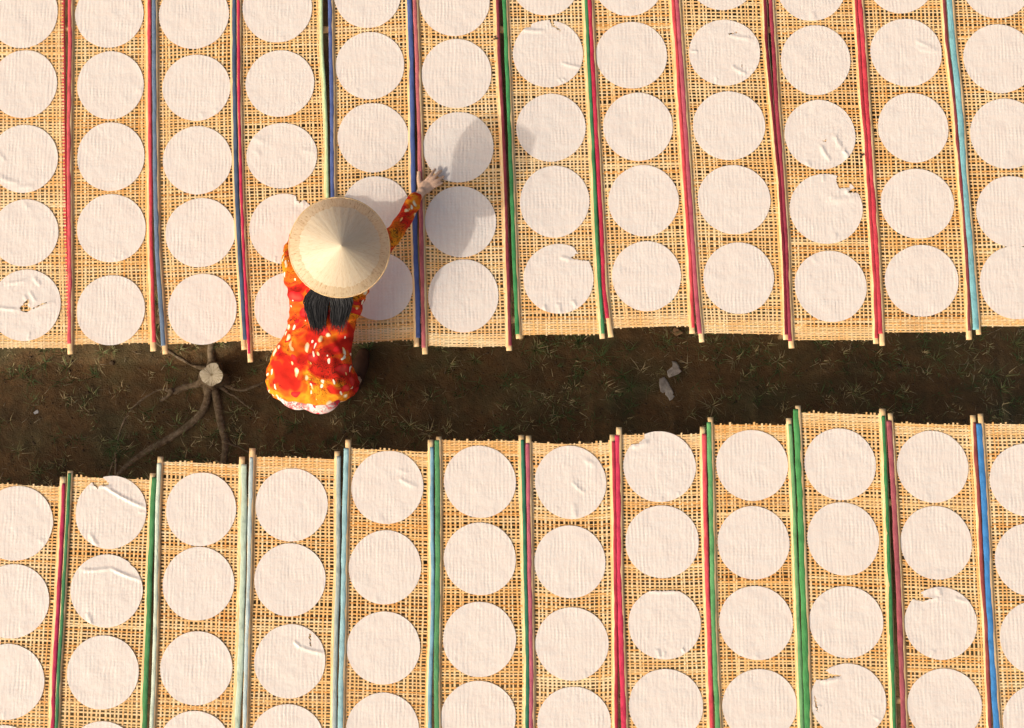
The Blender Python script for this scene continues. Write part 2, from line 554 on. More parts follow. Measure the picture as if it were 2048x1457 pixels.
gx, gy = axis(-3.3, 3.3, 0.022, 120), axis(-0.9, 0.75, 0.022, 120)
GX, GY = np.meshgrid(gx, gy)
near = np.clip(1 - np.maximum(np.abs(GX) - 3.3, 0) / 2, 0, 1) * np.clip(1 - np.maximum(np.abs(GY) - 0.9, 0) / 2, 0, 1)
GZ = ground_z(GX, GY) * near
nx, ny = len(gx), len(gy)
ii, jj = np.meshgrid(np.arange(ny - 1), np.arange(nx - 1), indexing='ij')
k0 = (ii * nx + jj).ravel()
gm = mesh_np('ground', np.stack([GX, GY, GZ], -1).reshape(-1, 3), np.stack([k0, k0 + 1, k0 + nx + 1, k0 + nx], -1), True)
tag(link('ground', gm, SOIL), kind='structure')

def gpt(px, py, dz=0.0):
    p = at(px, py, 0.0)
    z = ground_z(p[..., 0], p[..., 1])
    p = at(px, py, z + dz)
    return p

# ------------------------------------------------------------------ drying mats
RED, RED2 = (228, 62, 72), (232, 52, 66)
# one entry per pole: points (x, y), end of the cloth, end of the rod, colour, cloth width, drop in metres
TOP = [
 dict(L=None,
      R=dict(p=[(126.5, 0), (128, 180), (130, 364), (132.5, 480), (136, 600), (138, 685)], c=672, r=684, rgb=(226, 60, 70), w=8, dz=-0.014),
      e=(697, 697, 0), papers=[(47, 27, 69, 69), (48, 169, 67, 67), (48, 318, 68, 68), (50, 466, 67, 67), (51, 611, 70, 72)]),
 dict(L=dict(p=[(140, 0), (140, 120), (137.5, 260), (137.5, 364), (139.5, 480), (139.5, 600), (139, 700)], c=688, r=709, rgb=(234, 78, 88), w=9),
      R=dict(p=[(298.5, 0), (299.5, 180), (301, 364), (301.5, 480), (305, 586), (308, 690)], c=685, r=703, rgb=(230, 56, 70), w=9),
      e=(690, 687, 0), papers=[(219, 28, 68, 68), (221, 171, 67, 67), (222, 314, 68, 68), (223, 457, 69, 68), (222, 621, 68, 70)]),
 dict(L=dict(p=[(308, 0), (309, 180), (311, 364), (313, 480), (320, 586), (327, 695)], c=692, r=709, rgb=(112, 134, 160), w=10),
      R=dict(p=[(468, 0), (469, 180), (473, 364), (477.5, 480), (484, 586), (490.5, 690)], c=680, r=700, rgb=(80, 100, 128), w=10),
      e=(690, 683, 0), papers=[(388, 30, 69, 69), (393, 176, 68, 66), (395, 321, 69, 68), (401, 466, 70, 69), (405, 619, 69, 71)]),
 dict(L=dict(p=[(477, 0), (477.5, 180), (482, 364), (486.5, 480), (492, 586), (499, 710)], c=708, r=725, rgb=(222, 20, 80), w=7),
      R=dict(p=[(643, 0), (643.5, 90), (649, 180), (653, 260), (654, 364), (658, 480), (667, 690)], c=676, r=694, rgb=(200, 226, 165), w=7),
      e=(703, 698, 0), papers=[(555, 17, 69, 69), (560, 168, 69, 66), (564, 312, 70, 66), (568, 458, 69, 70), (577, 612, 68, 67)]),
 dict(L=dict(p=[(660, 0), (661, 90), (664, 180), (664.5, 364), (668, 480), (680, 690)], c=676, r=694, rgb=(84, 104, 164), w=9),
      R=dict(p=[(819, 0), (822, 90), (824, 180), (826, 364), (829, 430), (831.5, 520), (835, 600), (836, 690)], c=676, r=694, rgb=(80, 102, 166), w=11),
      e=(689, 680, 0), papers=[(735, -12, 68, 68), (740, 132, 69, 67), (746, 276, 71, 69), (752, 421, 69, 68), (758, 573, 68, 68)]),
 dict(L=dict(p=[(829.5, 0), (833, 90), (836, 180), (839, 270), (840.5, 364), (842, 430), (843.5, 520), (846, 600), (847.5, 700)], c=696, r=709, rgb=(206, 104, 108), w=9.5),
      R=dict(p=[(995, 0), (997, 90), (1002, 180), (1007, 270), (1011, 364), (1014, 480), (1018, 600), (1020, 700)], c=692, r=702, rgb=(150, 56, 68), w=8),
      ties=[(990, 76)], e=(692, 693, 2), papers=[(909, 4, 70, 69), (913, 148, 70, 69), (917, 295, 71, 70), (921, 444, 71, 71), (927, 592, 71, 72)]),
 dict(L=dict(p=[(1008.5, 0), (1012.5, 90), (1016, 180), (1019.5, 270), (1023, 364), (1027, 480), (1031.5, 586), (1035, 675)], c=669, r=678, rgb=(66, 156, 88), w=9),
      R=dict(p=[(1172, 0), (1176, 90), (1180, 180), (1185, 270), (1189, 364), (1194, 480), (1200, 586), (1206, 670)], c=668, r=678, rgb=(72, 146, 90), w=8.5),
      e=(671, 669, 0), papers=[(1090, -37, 69, 69), (1096, 108, 70, 67), (1102, 256, 69, 68), (1109, 404, 70, 71), (1117, 558, 70, 70)]),
 dict(L=dict(p=[(1179, 0), (1184, 90), (1188, 180), (1193, 270), (1198, 364), (1204, 480), (1209, 586), (1219, 670)], c=637, r=675, rgb=(205, 16, 66), w=9.5),
      R=dict(p=[(1345.5, 0), (1358, 180), (1370, 364), (1378, 480), (1383, 586), (1386, 660)], c=656, r=668, rgb=(236, 62, 70), w=8.5),
      e=(657, 653, 0), papers=[(1257, -36, 69, 69), (1263, 111, 71, 67), (1276, 254, 70, 68), (1287, 402, 70, 71), (1293, 553, 69, 70)]),
 dict(L=dict(p=[(1354, 0), (1366, 180), (1378, 364), (1385, 480), (1392, 586), (1400.5, 680)], c=668, r=685, rgb=(200, 80, 100), w=10),
      R=dict(p=[(1530, 0), (1533, 90), (1540, 160), (1552, 300), (1559.5, 364), (1566, 480), (1571, 586), (1573, 675)], c=670, r=680, rgb=(132, 30, 50), w=7.5),
      e=(667, 669, 0), papers=[(1443, -48, 69, 69), (1449, 106, 71, 66), (1458, 252, 73, 68), (1468, 400, 73, 69), (1477, 557, 71, 71)]),
 dict(L=dict(p=[(1541, 0), (1547, 90), (1551.5, 180), (1558, 270), (1565, 364), (1572, 480), (1575.5, 586), (1581, 690)], c=683, r=697, rgb=(168, 48, 70), w=9),
      R=dict(p=[(1712, 0), (1718, 90), (1723.5, 180), (1731, 270), (1737, 364), (1745, 480), (1751, 586), (1753.5, 680)], c=677, r=688, rgb=(196, 46, 58), w=8.5),
      ties=[(1724, 311)], e=(680, 681, 0), papers=[(1622, -26, 69, 69), (1631, 121, 70, 69), (1640, 270, 71, 69), (1652, 418, 73, 70), (1661, 573, 72, 71)]),
 dict(L=dict(p=[(1719, 0), (1726, 90), (1731.5, 180), (1738, 270), (1743.5, 364), (1751.5, 480), (1757, 586), (1761, 680)], c=668, r=692, rgb=(228, 44, 66), w=11),
      R=dict(p=[(1888.5, 0), (1894, 90), (1906, 180), (1914, 270), (1921, 364), (1931, 480), (1937, 586), (1939, 670)], c=662, r=680, rgb=(146, 60, 64), w=7.5),
      e=(665, 665, 0), papers=[(1801, -42, 69, 69), (1812, 106, 71, 68), (1826, 256, 70, 70), (1834, 408, 73, 70), (1843, 562, 73, 72)]),
 dict(L=dict(p=[(1899, 0), (1905, 90), (1916.5, 180), (1923, 270), (1929, 364), (1938.5, 480), (1947, 586), (1952.5, 665)], c=660, r=670, rgb=(126, 196, 202), w=13.5),
      R=None,
      e=(654, 652, 0), papers=[(1991, -33, 70, 70), (1998, 118, 71, 69), (2012, 268, 72, 70), (2024, 424, 72, 71), (2032, 566, 72, 74)]),
]
BOT = [
 dict(L=None,
      R=dict(p=[(127.5, 960), (124.5, 1050), (118.5, 1164), (114, 1250), (108, 1350), (105, 1457)], c=967, r=954, rgb=(206, 34, 84), w=9),
      e=(967, 974, 0), papers=[(33, 1047, 74, 74), (24, 1203, 74, 75), (14, 1364, 75, 76), (5, 1526, 75, 75)]),
 dict(L=dict(p=[(139.5, 945), (134, 1050), (128, 1164), (123, 1250), (117, 1350), (113, 1457)], c=947, r=942, rgb=(76, 146, 94), w=7.5),
      R=dict(p=[(308.5, 950), (304, 1050), (299, 1164), (297, 1250), (291, 1350), (289, 1457)], c=955, r=947, rgb=(84, 156, 92), w=11),
      e=(953, 961, 0), papers=[(222, 1025, 71, 73), (213, 1182, 72, 73), (206, 1345, 72, 74), (203, 1515, 72, 72)]),
 dict(L=dict(p=[(319, 915), (314, 1050), (312.5, 1164), (311, 1250), (308, 1350), (303, 1457)], c=927, r=914, rgb=(218, 232, 206), w=9),
      R=dict(p=[(488, 915), (487, 1050), (485, 1164), (483, 1250), (480, 1350), (474, 1457)], c=929, r=914, rgb=(204, 224, 196), w=13),
      e=(923, 930, 0), papers=[(402, 1019, 71, 73), (397, 1168, 71, 74), (393, 1337, 72, 74), (389, 1495, 73, 73)]),
 dict(L=dict(p=[(503.5, 900), (499.5, 1050), (498, 1164), (494.5, 1250), (492, 1350), (489.5, 1457)], c=915, r=897, rgb=(196, 216, 214), w=9),
      R=dict(p=[(677, 905), (676.5, 1050), (676, 1164), (672, 1250), (670, 1350), (669, 1457)], c=913, r=903, rgb=(176, 192, 186), w=9.5),
      e=(913, 919, 0), papers=[(583, 1010, 72, 73), (580, 1160, 71, 73), (580, 1323, 71, 74), (574, 1481, 73, 73)]),
 dict(L=dict(p=[(693.5, 882), (689, 1050), (687, 1164), (686, 1250), (682.5, 1350), (681, 1457)], c=897, r=880, rgb=(158, 206, 210), w=11),
      R=dict(p=[(863, 882), (864, 1050), (865, 1164), (864.5, 1250), (860.5, 1350), (859, 1457)], c=895, r=880, rgb=(128, 184, 204), w=8.5),
      e=(897, 905, 0), papers=[(775, 975, 72, 73), (770, 1135, 72, 74), (767, 1296, 73, 73), (765, 1459, 73, 73)]),
 dict(L=dict(p=[(874.5, 876), (876, 1050), (876, 1164), (874, 1250), (872.5, 1350), (874, 1457)], c=881, r=874, rgb=(90, 160, 100), w=11),
      R=dict(p=[(1044.5, 875), (1049, 1050), (1051, 1164), (1054, 1250), (1055, 1350), (1054, 1457)], c=880, r=871, rgb=(56, 132, 98), w=8.5),
      e=(881, 882, 0), papers=[(960, 964, 72, 72), (960, 1118, 72, 73), (959, 1279, 73, 75), (957, 1435, 74, 74)]),
 dict(L=dict(p=[(1055, 875), (1058, 1050), (1059.5, 1164), (1061, 1250), (1063, 1350), (1062, 1457)], c=887, r=872, rgb=(198, 92, 112), w=9),
      R=dict(p=[(1226.5, 874), (1230, 1050), (1231, 1164), (1232, 1250), (1232, 1457)], c=883, r=870, rgb=(200, 42, 66), w=8),
      e=(884, 884, 4), papers=[(1141, 965, 71, 73), (1140, 1124, 71, 73), (1144, 1288, 73, 73), (1148, 1447, 73, 74)]),
 dict(L=dict(p=[(1235, 858), (1237, 1050), (1238, 1164), (1241.5, 1250), (1248, 1457)], c=871, r=855, rgb=(230, 30, 82), w=11.5),
      R=dict(p=[(1408, 858), (1411, 1050), (1414, 1164), (1418, 1250), (1423, 1457)], c=868, r=854, rgb=(238, 70, 80), w=10),
      e=(869, 868, 2), papers=[(1319, 934, 72, 71), (1324, 1084, 73, 73), (1329, 1248, 73, 71), (1332, 1411, 74, 73)]),
 dict(L=dict(p=[(1418, 840), (1422, 1000), (1425, 1164), (1426.5, 1250), (1431, 1350), (1436, 1457)], c=845, r=835, rgb=(102, 176, 104), w=10.5),
      R=dict(p=[(1580, 842), (1588, 1000), (1593, 1164), (1597, 1250), (1604, 1457)], c=849, r=837, rgb=(120, 180, 112), w=9),
      e=(850, 850, -1), papers=[(1504, 931, 72, 71), (1507, 1086, 72, 73), (1512, 1246, 74, 74), (1519, 1411, 74, 73)]),
 dict(L=dict(p=[(1592, 816), (1600, 1000), (1605.5, 1164), (1609.5, 1250), (1615, 1457)], c=819, r=812, rgb=(80, 164, 88), w=13),
      R=dict(p=[(1766, 822), (1772.5, 1000), (1779, 1164), (1782, 1250), (1788.5, 1457)], c=832, r=818, rgb=(66, 146, 82), w=9),
      e=(824, 830, 0), papers=[(1680, 929, 72, 71), (1686, 1078, 72, 73), (1692, 1244, 74, 72), (1697, 1402, 75, 75)]),
 dict(L=dict(p=[(1777, 830), (1788, 1000), (1796, 1164), (1800, 1250), (1807.5, 1457)], c=842, r=827, rgb=(178, 84, 94), w=11.5),
      R=dict(p=[(1947.5, 835), (1957, 1000), (1965, 1164), (1971.5, 1250), (1980, 1457)], c=845, r=831, rgb=(160, 70, 66), w=8.5),
      e=(845, 851, 0), papers=[(1865, 934, 71, 72), (1872, 1086, 72, 73), (1881, 1247, 73, 72), (1889, 1411, 74, 74)]),
 dict(L=dict(p=[(1957, 832), (1968, 1000), (1976, 1164), (1980, 1250), (1993, 1457)], c=848, r=828, rgb=(44, 140, 212), w=13),
      R=None,
      e=(848, 848, 0), papers=[(2053, 961, 73, 73), (2064, 1120, 74, 74), (2074, 1277, 74, 74), (2080, 1442, 74, 74)]),
]
COLWORD = {}
ORD = ['first', 'second', 'third', 'fourth', 'fifth', 'sixth', 'seventh', 'eighth', 'ninth', 'tenth', 'eleventh', 'twelfth']
TOPC = [(None, 'red'), ('coral red', 'red'), ('grey-blue', 'slate blue'), ('crimson', 'pale green'), ('blue', 'blue'), ('dusty pink', 'maroon'),
        ('green', 'green'), ('crimson', 'red'), ('rose', 'dark maroon'), ('maroon', 'dark red'), ('bright red', 'brown-red'), ('turquoise', None)]
BOTC = [(None, 'crimson'), ('thin green', 'green'), ('pale mint', 'mint'), ('pale blue', 'grey-green'), ('pale turquoise', 'light blue'), ('green', 'dark green'),
        ('pink', 'red'), ('hot crimson', 'red'), ('light green', 'light green'), ('wide green', 'dark green'), ('rose-brown', 'brick red'), ('bright blue', None)]

def pole_fn(p, top):
    """x as a function of y for a pole, run on straight beyond its points"""
    ys = np.array([q[1] for q in p], float); xs = np.array([q[0] for q in p], float)
    lo = (xs[1] - xs[0]) / (ys[1] - ys[0]); hi = (xs[-1] - xs[-2]) / (ys[-1] - ys[-2])
    lo_far = (xs[-1] - xs[0]) / (ys[-1] - ys[0])
    def f(y):
        y = np.asarray(y, float)
        x = np.interp(y, ys, xs)
        x = np.where(y < ys[0], xs[0] + (y - ys[0]) * (lo_far if top else lo), x)
        x = np.where(y > ys[-1], xs[-1] + (y - ys[-1]) * (hi if top else lo_far), x)
        return x
    def g(y):   # soften the corners
        y = np.asarray(y, float)
        return sum(f(y + d) for d in (-24, -12, 0, 12, 24)) / 5
    return g

def ribbons(P, Z, HW, axis_, th):
    """P (n,k,2) pixels, Z (n,k) heights, HW (n,k) half widths in pixels -> boxes following each strip"""
    n, k, _ = P.shape
    o = np.zeros((n, k, 2)); o[..., axis_] = HW
    A, B = P - o, P + o
    zt, zb = Z + th / 2, Z - th / 2
    V = np.stack([at(A[..., 0], A[..., 1], zt), at(B[..., 0], B[..., 1], zt), at(B[..., 0], B[..., 1], zb), at(A[..., 0], A[..., 1], zb)], 2)  # n,k,4,3
    idx = np.arange(n * k * 4).reshape(n, k, 4)
    a, b = idx[:, :-1], idx[:, 1:]
    F = np.stack([np.stack([a[..., c], a[..., (c + 1) % 4], b[..., (c + 1) % 4], b[..., c]], -1) for c in range(4)], 2)  # n,k-1,4,4
    return V.reshape(-1, 3), F.reshape(-1, 4), np.repeat(np.arange(n), (k - 1) * 4)

def build_mat(spec, top, i):
    s = 1 if top else -1
    far = -150 if top else 1620
    fl = pole_fn(spec['L']['p'], top) if spec['L'] else None
    fr = pole_fn(spec['R']['p'], top) if spec['R'] else None
    if fl is None:
        fl = (lambda y: fr(y) - 172.0)
    if fr is None:
        fr = (lambda y: fl(y) + 178.0)
    oL = (spec['L']['w'] / 2 if spec['L'] else 5) + 2
    oR = (spec['R']['w'] / 2 if spec['R'] else 5) + 2
    yl, yr, sag = spec['e']
    root = empty('drying_mat', tuple(at((fl(yl) + fr(yr)) / 2, (yl + yr) / 2, H)))
    inv = -np.array(root.location)
    rg = np.random.default_rng(100 + i + (0 if top else 50))
    # ---- strips
    nv = 20 if top else 19
    u = (np.arange(nv) + 0.5) / nv + rg.normal(0, 0.0045, nv)
    u = np.clip(u, 0.012, 0.988)
    u = 0.5 + (u - 0.5) * rg.uniform(0.955, 0.985)
    nd = int(rg.integers(7, 10))
    t = [2.0]
    for k in range(nd - 1): t.append(t[-1] + rg.uniform(2.9, 3.5))
    length = abs((yl + yr) / 2 - far)
    pitch = 6.25 if top else 6.6
    t.append(t[-1] + 4.5)
    while t[-1] < length:
        step = pitch * rg.normal(1.0, 0.11)
        if rg.random() < 0.07: step *= 0.62
        elif rg.random() < 0.06: step *= 1.35
        t.append(t[-1] + max(step, 3.6))
    t = np.array(t)
    nh = len(t)
    def yend(uu): return yl + (yr - yl) * uu + sag * 4 * uu * (1 - uu) * 1.0
    wob_v = (fbm(np.repeat(np.arange(nv)[:, None] * 7.3, nh, 1), np.repeat(t[None] / 55.0, nv, 0), 31 + i, 2) - 0.5)
    wob_h = (fbm(np.repeat(np.arange(nh)[:, None] * 5.1, nv, 1), np.repeat(u[None] * 2.5, nh, 0), 77 + i, 2) - 0.5)
    amp = np.where(np.arange(nh) < nd, 0.0013, 0.0009)
    sgn = np.where((np.arange(nv)[:, None] + np.arange(nh)[None]) % 2 == 0, 1.0, -1.0)
    # lengthwise strips run past the last cross strip a little
    Y = yend(u)[:, None] - s * t[None] + (wob_h.T * 2.2)
    X = fl(Y) + oL * 0.3 + (fr(Y) - oR * 0.3 - fl(Y) - oL * 0.3) * u[:, None] + wob_v * 3.0
    Zv = H + sgn * amp[None]
    ext = rg.uniform(0.5, 4.0, nv)
    if not top: ext = ext + rg.choice([0, 0, 2.5], nv)
    Y0 = yend(u) + s * (ext - 2.0)
    X0 = X[:, 0]
    PV = np.concatenate([np.stack([X0, Y0], -1)[:, None], np.stack([X, Y], -1)], 1)
    ZV = np.concatenate([Zv[:, :1], Zv], 1)
    wv = rg.normal(1.66 if top else 1.78, 0.26, nv).clip(1.1, 2.5)
    V1, F1, id1 = ribbons(PV, ZV, np.repeat(wv[:, None], nh + 1, 1), 0, 0.0008)
    # cross strips reach under both poles
    Xh = np.concatenate([fl(Y[0])[None], X, fr(Y[-1])[None]], 0).T
    Yh = np.concatenate([Y[:1], Y, Y[-1:]], 0).T
    Zh = (H - sgn * amp[None]).T
    Zh = np.concatenate([np.full((nh, 1), H), Zh, np.full((nh, 1), H)], 1)
    wh = np.where(np.arange(nh) < nd, 1.30, rg.normal(1.40 if top else 1.50, 0.26, nh).clip(0.95, 2.2))
    V2, F2, id2 = ribbons(np.stack([Xh, Yh], -1), Zh, np.repeat(wh[:, None], nv + 2, 1), 1, 0.0008)
    shift = rg.normal(0, 0.07)
    tv = rg.beta(1.2, 4.5, nv) * 0.9 + shift
    thh = np.where(np.arange(nh) < nd, rg.beta(1.4, 4.5, nh), rg.beta(1.7, 3.0, nh) * 0.95) + shift
    me = mesh_np('weave', np.concatenate([V1, V2]) + inv, np.concatenate([F1, F2 + len(V1)]), False,
                 {'tone': np.concatenate([tv[id1], thh[id2]])})
    w = link('weave', me, STRAW, root); w['kind'] = 'stuff'
    # ---- edge poles
    for side, fn in (('L', fl), ('R', fr)):
        q = spec[side]
        if q is None: continue
        inner = 1 if side == 'L' else -1
        dz = q.get('dz', 0.0)
        ys = np.arange(q['r'], far, -8.0) if top else np.arange(q['r'], far, 8.0)
        wpx = q['w']
        rr = 5.6 + rg.normal(0, 0.25)
        xs = fn(ys) + inner * (wpx / 2 + 3.2 - rr)
        p = at(xs, ys, H + 0.0040 + dz)
        node = 1 + 0.05 * np.exp(-((np.mod(ys + rg.uniform(0, 90), 92) - 46) / 5) ** 2)
        V, F = tube(p + inv, rr * PX * node, 12, 0.55)
        pole = link('edge_pole', mesh_np('edge_pole', V, F, True), BAMBOO, root)
        ys = np.arange(q['c'], far, -5.0) if top else np.arange(q['c'], far, 5.0)
        lum = (fbm(ys / 26.0, ys * 0 + i * 3.7 + (5 if side == 'L' else 0), 3, 3) - 0.5)
        lum2 = (fbm(ys / 40.0, ys * 0 + i * 9.1 + (2 if side == 'L' else 0), 8, 2) - 0.5)
        p = at(fn(ys) + lum2 * 1.6, ys, H + 0.0086 + dz + lum * 0.0016)
        V, F = tube(p + inv, wpx / 2 * 0.93 * PX * (1 + lum * 0.26), 14, 0.0052 / (wpx / 2 * PX))
        link('cloth_wrap', mesh_np('cloth_wrap', V, F, True), m_cloth(q['rgb']), pole)
    for (tx, ty) in spec.get('ties', ()):
        parts_ = []
        for q_ in range(5):
            c_ = at(tx + rg.normal(0, 1.6), ty + rg.normal(0, 1.6), H + 0.011 + rg.uniform(0, .006))
            parts_.append(ellipsoid(c_ + inv, (0.006, 0.0045, 0.004), None, 8, 6))
        V, F = merge(parts_)
        link('tie', mesh_np('tie', V, F, True), TIE, root)
    a, b = (TOPC if top else BOTC)[i]
    where = 'above' if top else 'below'
    edges = ('%s left and %s right pole' % (a, b)) if a and b else ('%s right pole' % b if b else '%s left pole' % a)
    tag(root, 'woven bamboo mat, %s, %s from left %s path' % (edges, ORD[i], where), 'drying mat', 'drying mats %s the path' % where)
    return root

for i, sp in enumerate(TOP): build_mat(sp, True, i)
for i, sp in enumerate(BOT): build_mat(sp, False, i)
# three more mats of the lower row outside the picture: their shade falls on the path
OUTSIDE = []
for k in (1, 2, 3):
    q = BOT[0]['R']
    sp = dict(L=None, R=dict(q, p=[(x - 182 * k, y + 6 * k) for x, y in q['p']], c=q['c'] + 6 * k, r=q['r'] + 6 * k), e=(967 + 6 * k, 974 + 6 * k, 0),
              papers=[(x - 182 * k, y + 6 * k, a, b) for x, y, a, b in BOT[0]['papers'][:3]])
    OUTSIDE.append(sp)
    o = build_mat(sp, False, 0)
    o['label'] = 'woven bamboo mat, %s outside the left edge of the picture below path' % ORD[k - 1]

# ------------------------------------------------------------------ rice papers
# special sheets: (row, mat, index) -> creases (x0, y0, x1, y1, height m, width), missing pieces (polygons) and words
# sheet coordinates: the disc has radius 1, y points up the photograph
SPECIAL = {
 ('T', 0, 4): dict(word='torn and wrinkled', creases=[(-1, -0.02, -0.2, -0.12, .010, .05), (0.1, 0.4, 0.3, 0.1, .008, .05), (-0.05, 0.3, 0.12, 0.0, .007, .05), (0.2, 0.8, 0.4, 0.55, .009, .06), (-0.6, 0.6, 0.0, 0.7, .007, .05), (0.2, -0.1, 0.8, 0.1, .006, .05)],
                   holes=[[(-.16, -.10), (-.05, .06), (.08, .16), (.12, .10), (.06, .0), (.18, -.1), (.1, -.17), (-.06, -.19)], [(.2, -.12), (.4, -.02), (.62, .06), (.6, .085), (.38, .0), (.2, -.09)]]),
 ('T', 0, 2): dict(word='creased', creases=[(-1, 0.5, -0.5, -0.1, .009, .05), (-.7, -.55, -.1, -.72, .010, .06), (-.3, -.85, .3, -.8, .009, .07)], holes=[]),
 ('T', 0, 3): dict(word='lightly creased', creases=[(-.1, .95, .1, .7, .008, .06)], holes=[]),
 ('T', 3, 2): dict(word='wrinkled', creases=[(-.9, .6, -.5, .4, .008, .07), (.5, .2, .95, .1, .007, .06), (-.8, .2, -.6, 0, .006, .05)], holes=[]),
 ('T', 3, 3): dict(word='notched', creases=[(.3, .8, .6, .75, .010, .08)], holes=[[(.38, 1.1), (.33, .82), (.45, .72), (.62, .95), (.6, 1.2)]]),
 ('T', 6, 1): dict(word='split', creases=[(-.8, .72, -.1, .68, .012, .06), (.4, -.28, .95, -.42, .010, .05)], holes=[[(.05, 1.05), (.1, .82), (.33, .66), (.37, .69), (.18, .85), (.16, 1.05)], [(-.95, .72), (-.5, .8), (-.42, .98), (-.9, 1.2)]]),
 ('T', 6, 4): dict(word='torn', creases=[(.05, .62, .35, .55, .010, .06), (-.4, -.75, -.35, -.98, .01, .06), (0, -.7, .05, -.98, .009, .06), (.4, -.6, .5, -.8, .009, .05)], holes=[[(.44, 1.1), (.45, .86), (.55, .74), (.35, .58), (.62, .52), (.82, .50), (1.1, .62), (1.0, 1.1)]]),
 ('T', 8, 1): dict(word='cracked', creases=[(.1, .55, .75, .42, .009, .06), (.2, -.42, .6, -.65, .010, .06)], holes=[[(.12, .52), (.35, .60), (.36, .64), (.12, .56)], [(.44, -.38), (.5, -.46), (.47, -.34)]]),
 ('T', 9, 2): dict(word='punctured', creases=[(.0, -.30, .25, -.75, .012, .06), (.4, .0, .6, -.4, .010, .07), (-.4, -.75, -.3, -.95, .009, .06), (.65, -.4, .8, -.75, .01, .06)], holes=[[(.06, -.2), (.18, -.22), (.14, -.14)]]),
 ('T', 9, 3): dict(word='torn', creases=[(.1, .32, .45, .62, .009, .06), (.0, .26, .95, .34, .008, .10), (.15, -.95, .25, -.7, .008, .05), (.55, .55, .65, .45, .012, .07)], holes=[[(.36, 1.1), (.30, .80), (.36, .58), (.62, .60), (.72, .80), (.66, 1.2)], [(.84, .62), (.60, .47), (.95, .42), (1.1, .5)]]),
 ('T', 10, 1): dict(word='creased', creases=[(.3, .35, .8, .12, .010, .05), (.35, .12, .98, .05, .009, .06)], holes=[]),
 ('B', 1, 0): dict(word='folded', creases=[(-.25, .74, 1.0, .12, .012, .05), (-.6, .72, 0, .72, .008, .05), (-.55, -.6, -.35, -.9, .011, .06)], holes=[[(-.75, .9), (-.5, .76), (-.4, .62), (-.34, .74), (-.1, .72), (-.12, .82), (-.3, 1.0)]]),
 ('B', 1, 1): dict(word='folded', creases=[(-.7, .56, .1, .62, .011, .05), (.1, .62, 1.0, .28, .012, .05), (-.5, -.6, -.35, -.95, .010, .06)], holes=[[(.62, .95), (.66, .70), (.82, .60), (1.1, .6)]]),
 ('B', 3, 2): dict(word='torn', creases=[(.1, .55, .3, .38, .010, .05), (.3, .38, .98, .22, .011, .05)], holes=[[(.52, .74), (.56, .40), (.60, .40), (.57, .76)]]),
 ('B', 4, 0): dict(word='creased', creases=[(.3, .25, .85, .0, .011, .045), (.25, .5, .6, .4, .006, .05)], holes=[]),
 ('B', 6, 0): dict(word='wrinkled', creases=[(.05, .0, .4, -.3, .009, .05), (.4, .6, .7, .5, .012, .06), (.1, -.6, .15, -.95, .010, .05)], holes=[]),
 ('B', 7, 0): dict(word='curled', creases=[(-.75, .55, -.3, .72, .014, .07)], holes=[[(-1.1, 1.0), (-.95, .55), (-.6, .66), (-.42, .78), (-.4, 1.1)]]),
 ('B', 7, 2): dict(word='flat-topped', creases=[(-.4, .92, .4, .92, .008, .05), (-.2, -.7, -.15, -.95, .010, .05)], holes=[[(-.6, 1.2), (-.48, .94), (.5, .93), (.6, 1.2)]]),
 ('B', 9, 3): dict(word='notched', creases=[(-.7, .5, -.2, .62, .010, .05)], holes=[[(-1.1, .7), (-.75, .55), (-.5, .6), (-.15, .68), (-.5, .72), (-.8, 1.0)], [(-.92, .1), (-.86, -.3), (-.82, -.3), (-.88, .12)]]),
 ('B', 10, 2): dict(word='torn', creases=[(-.5, .68, .0, .72, .010, .06), (-.02, .98, .0, .75, .011, .06), (.4, .7, .8, .6, .008, .06)], holes=[[(-1.0, .9), (-.72, .66), (-.45, .62), (-.15, .70), (-.45, .74), (-.62, 1.0)]]),
}

def in_poly(x, y, poly):
    r = np.zeros(x.shape, bool)
    n = len(poly)
    for a in range(n):
        (x0, y0), (x1, y1) = poly[a], poly[(a + 1) % n]
        cond = ((y0 > y) != (y1 > y))
        with np.errstate(divide='ignore', invalid='ignore'):
            xi = (x1 - x0) * (y - y0) / (y1 - y0 + 1e-12) + x0
        r ^= cond & (x < xi)
    return r

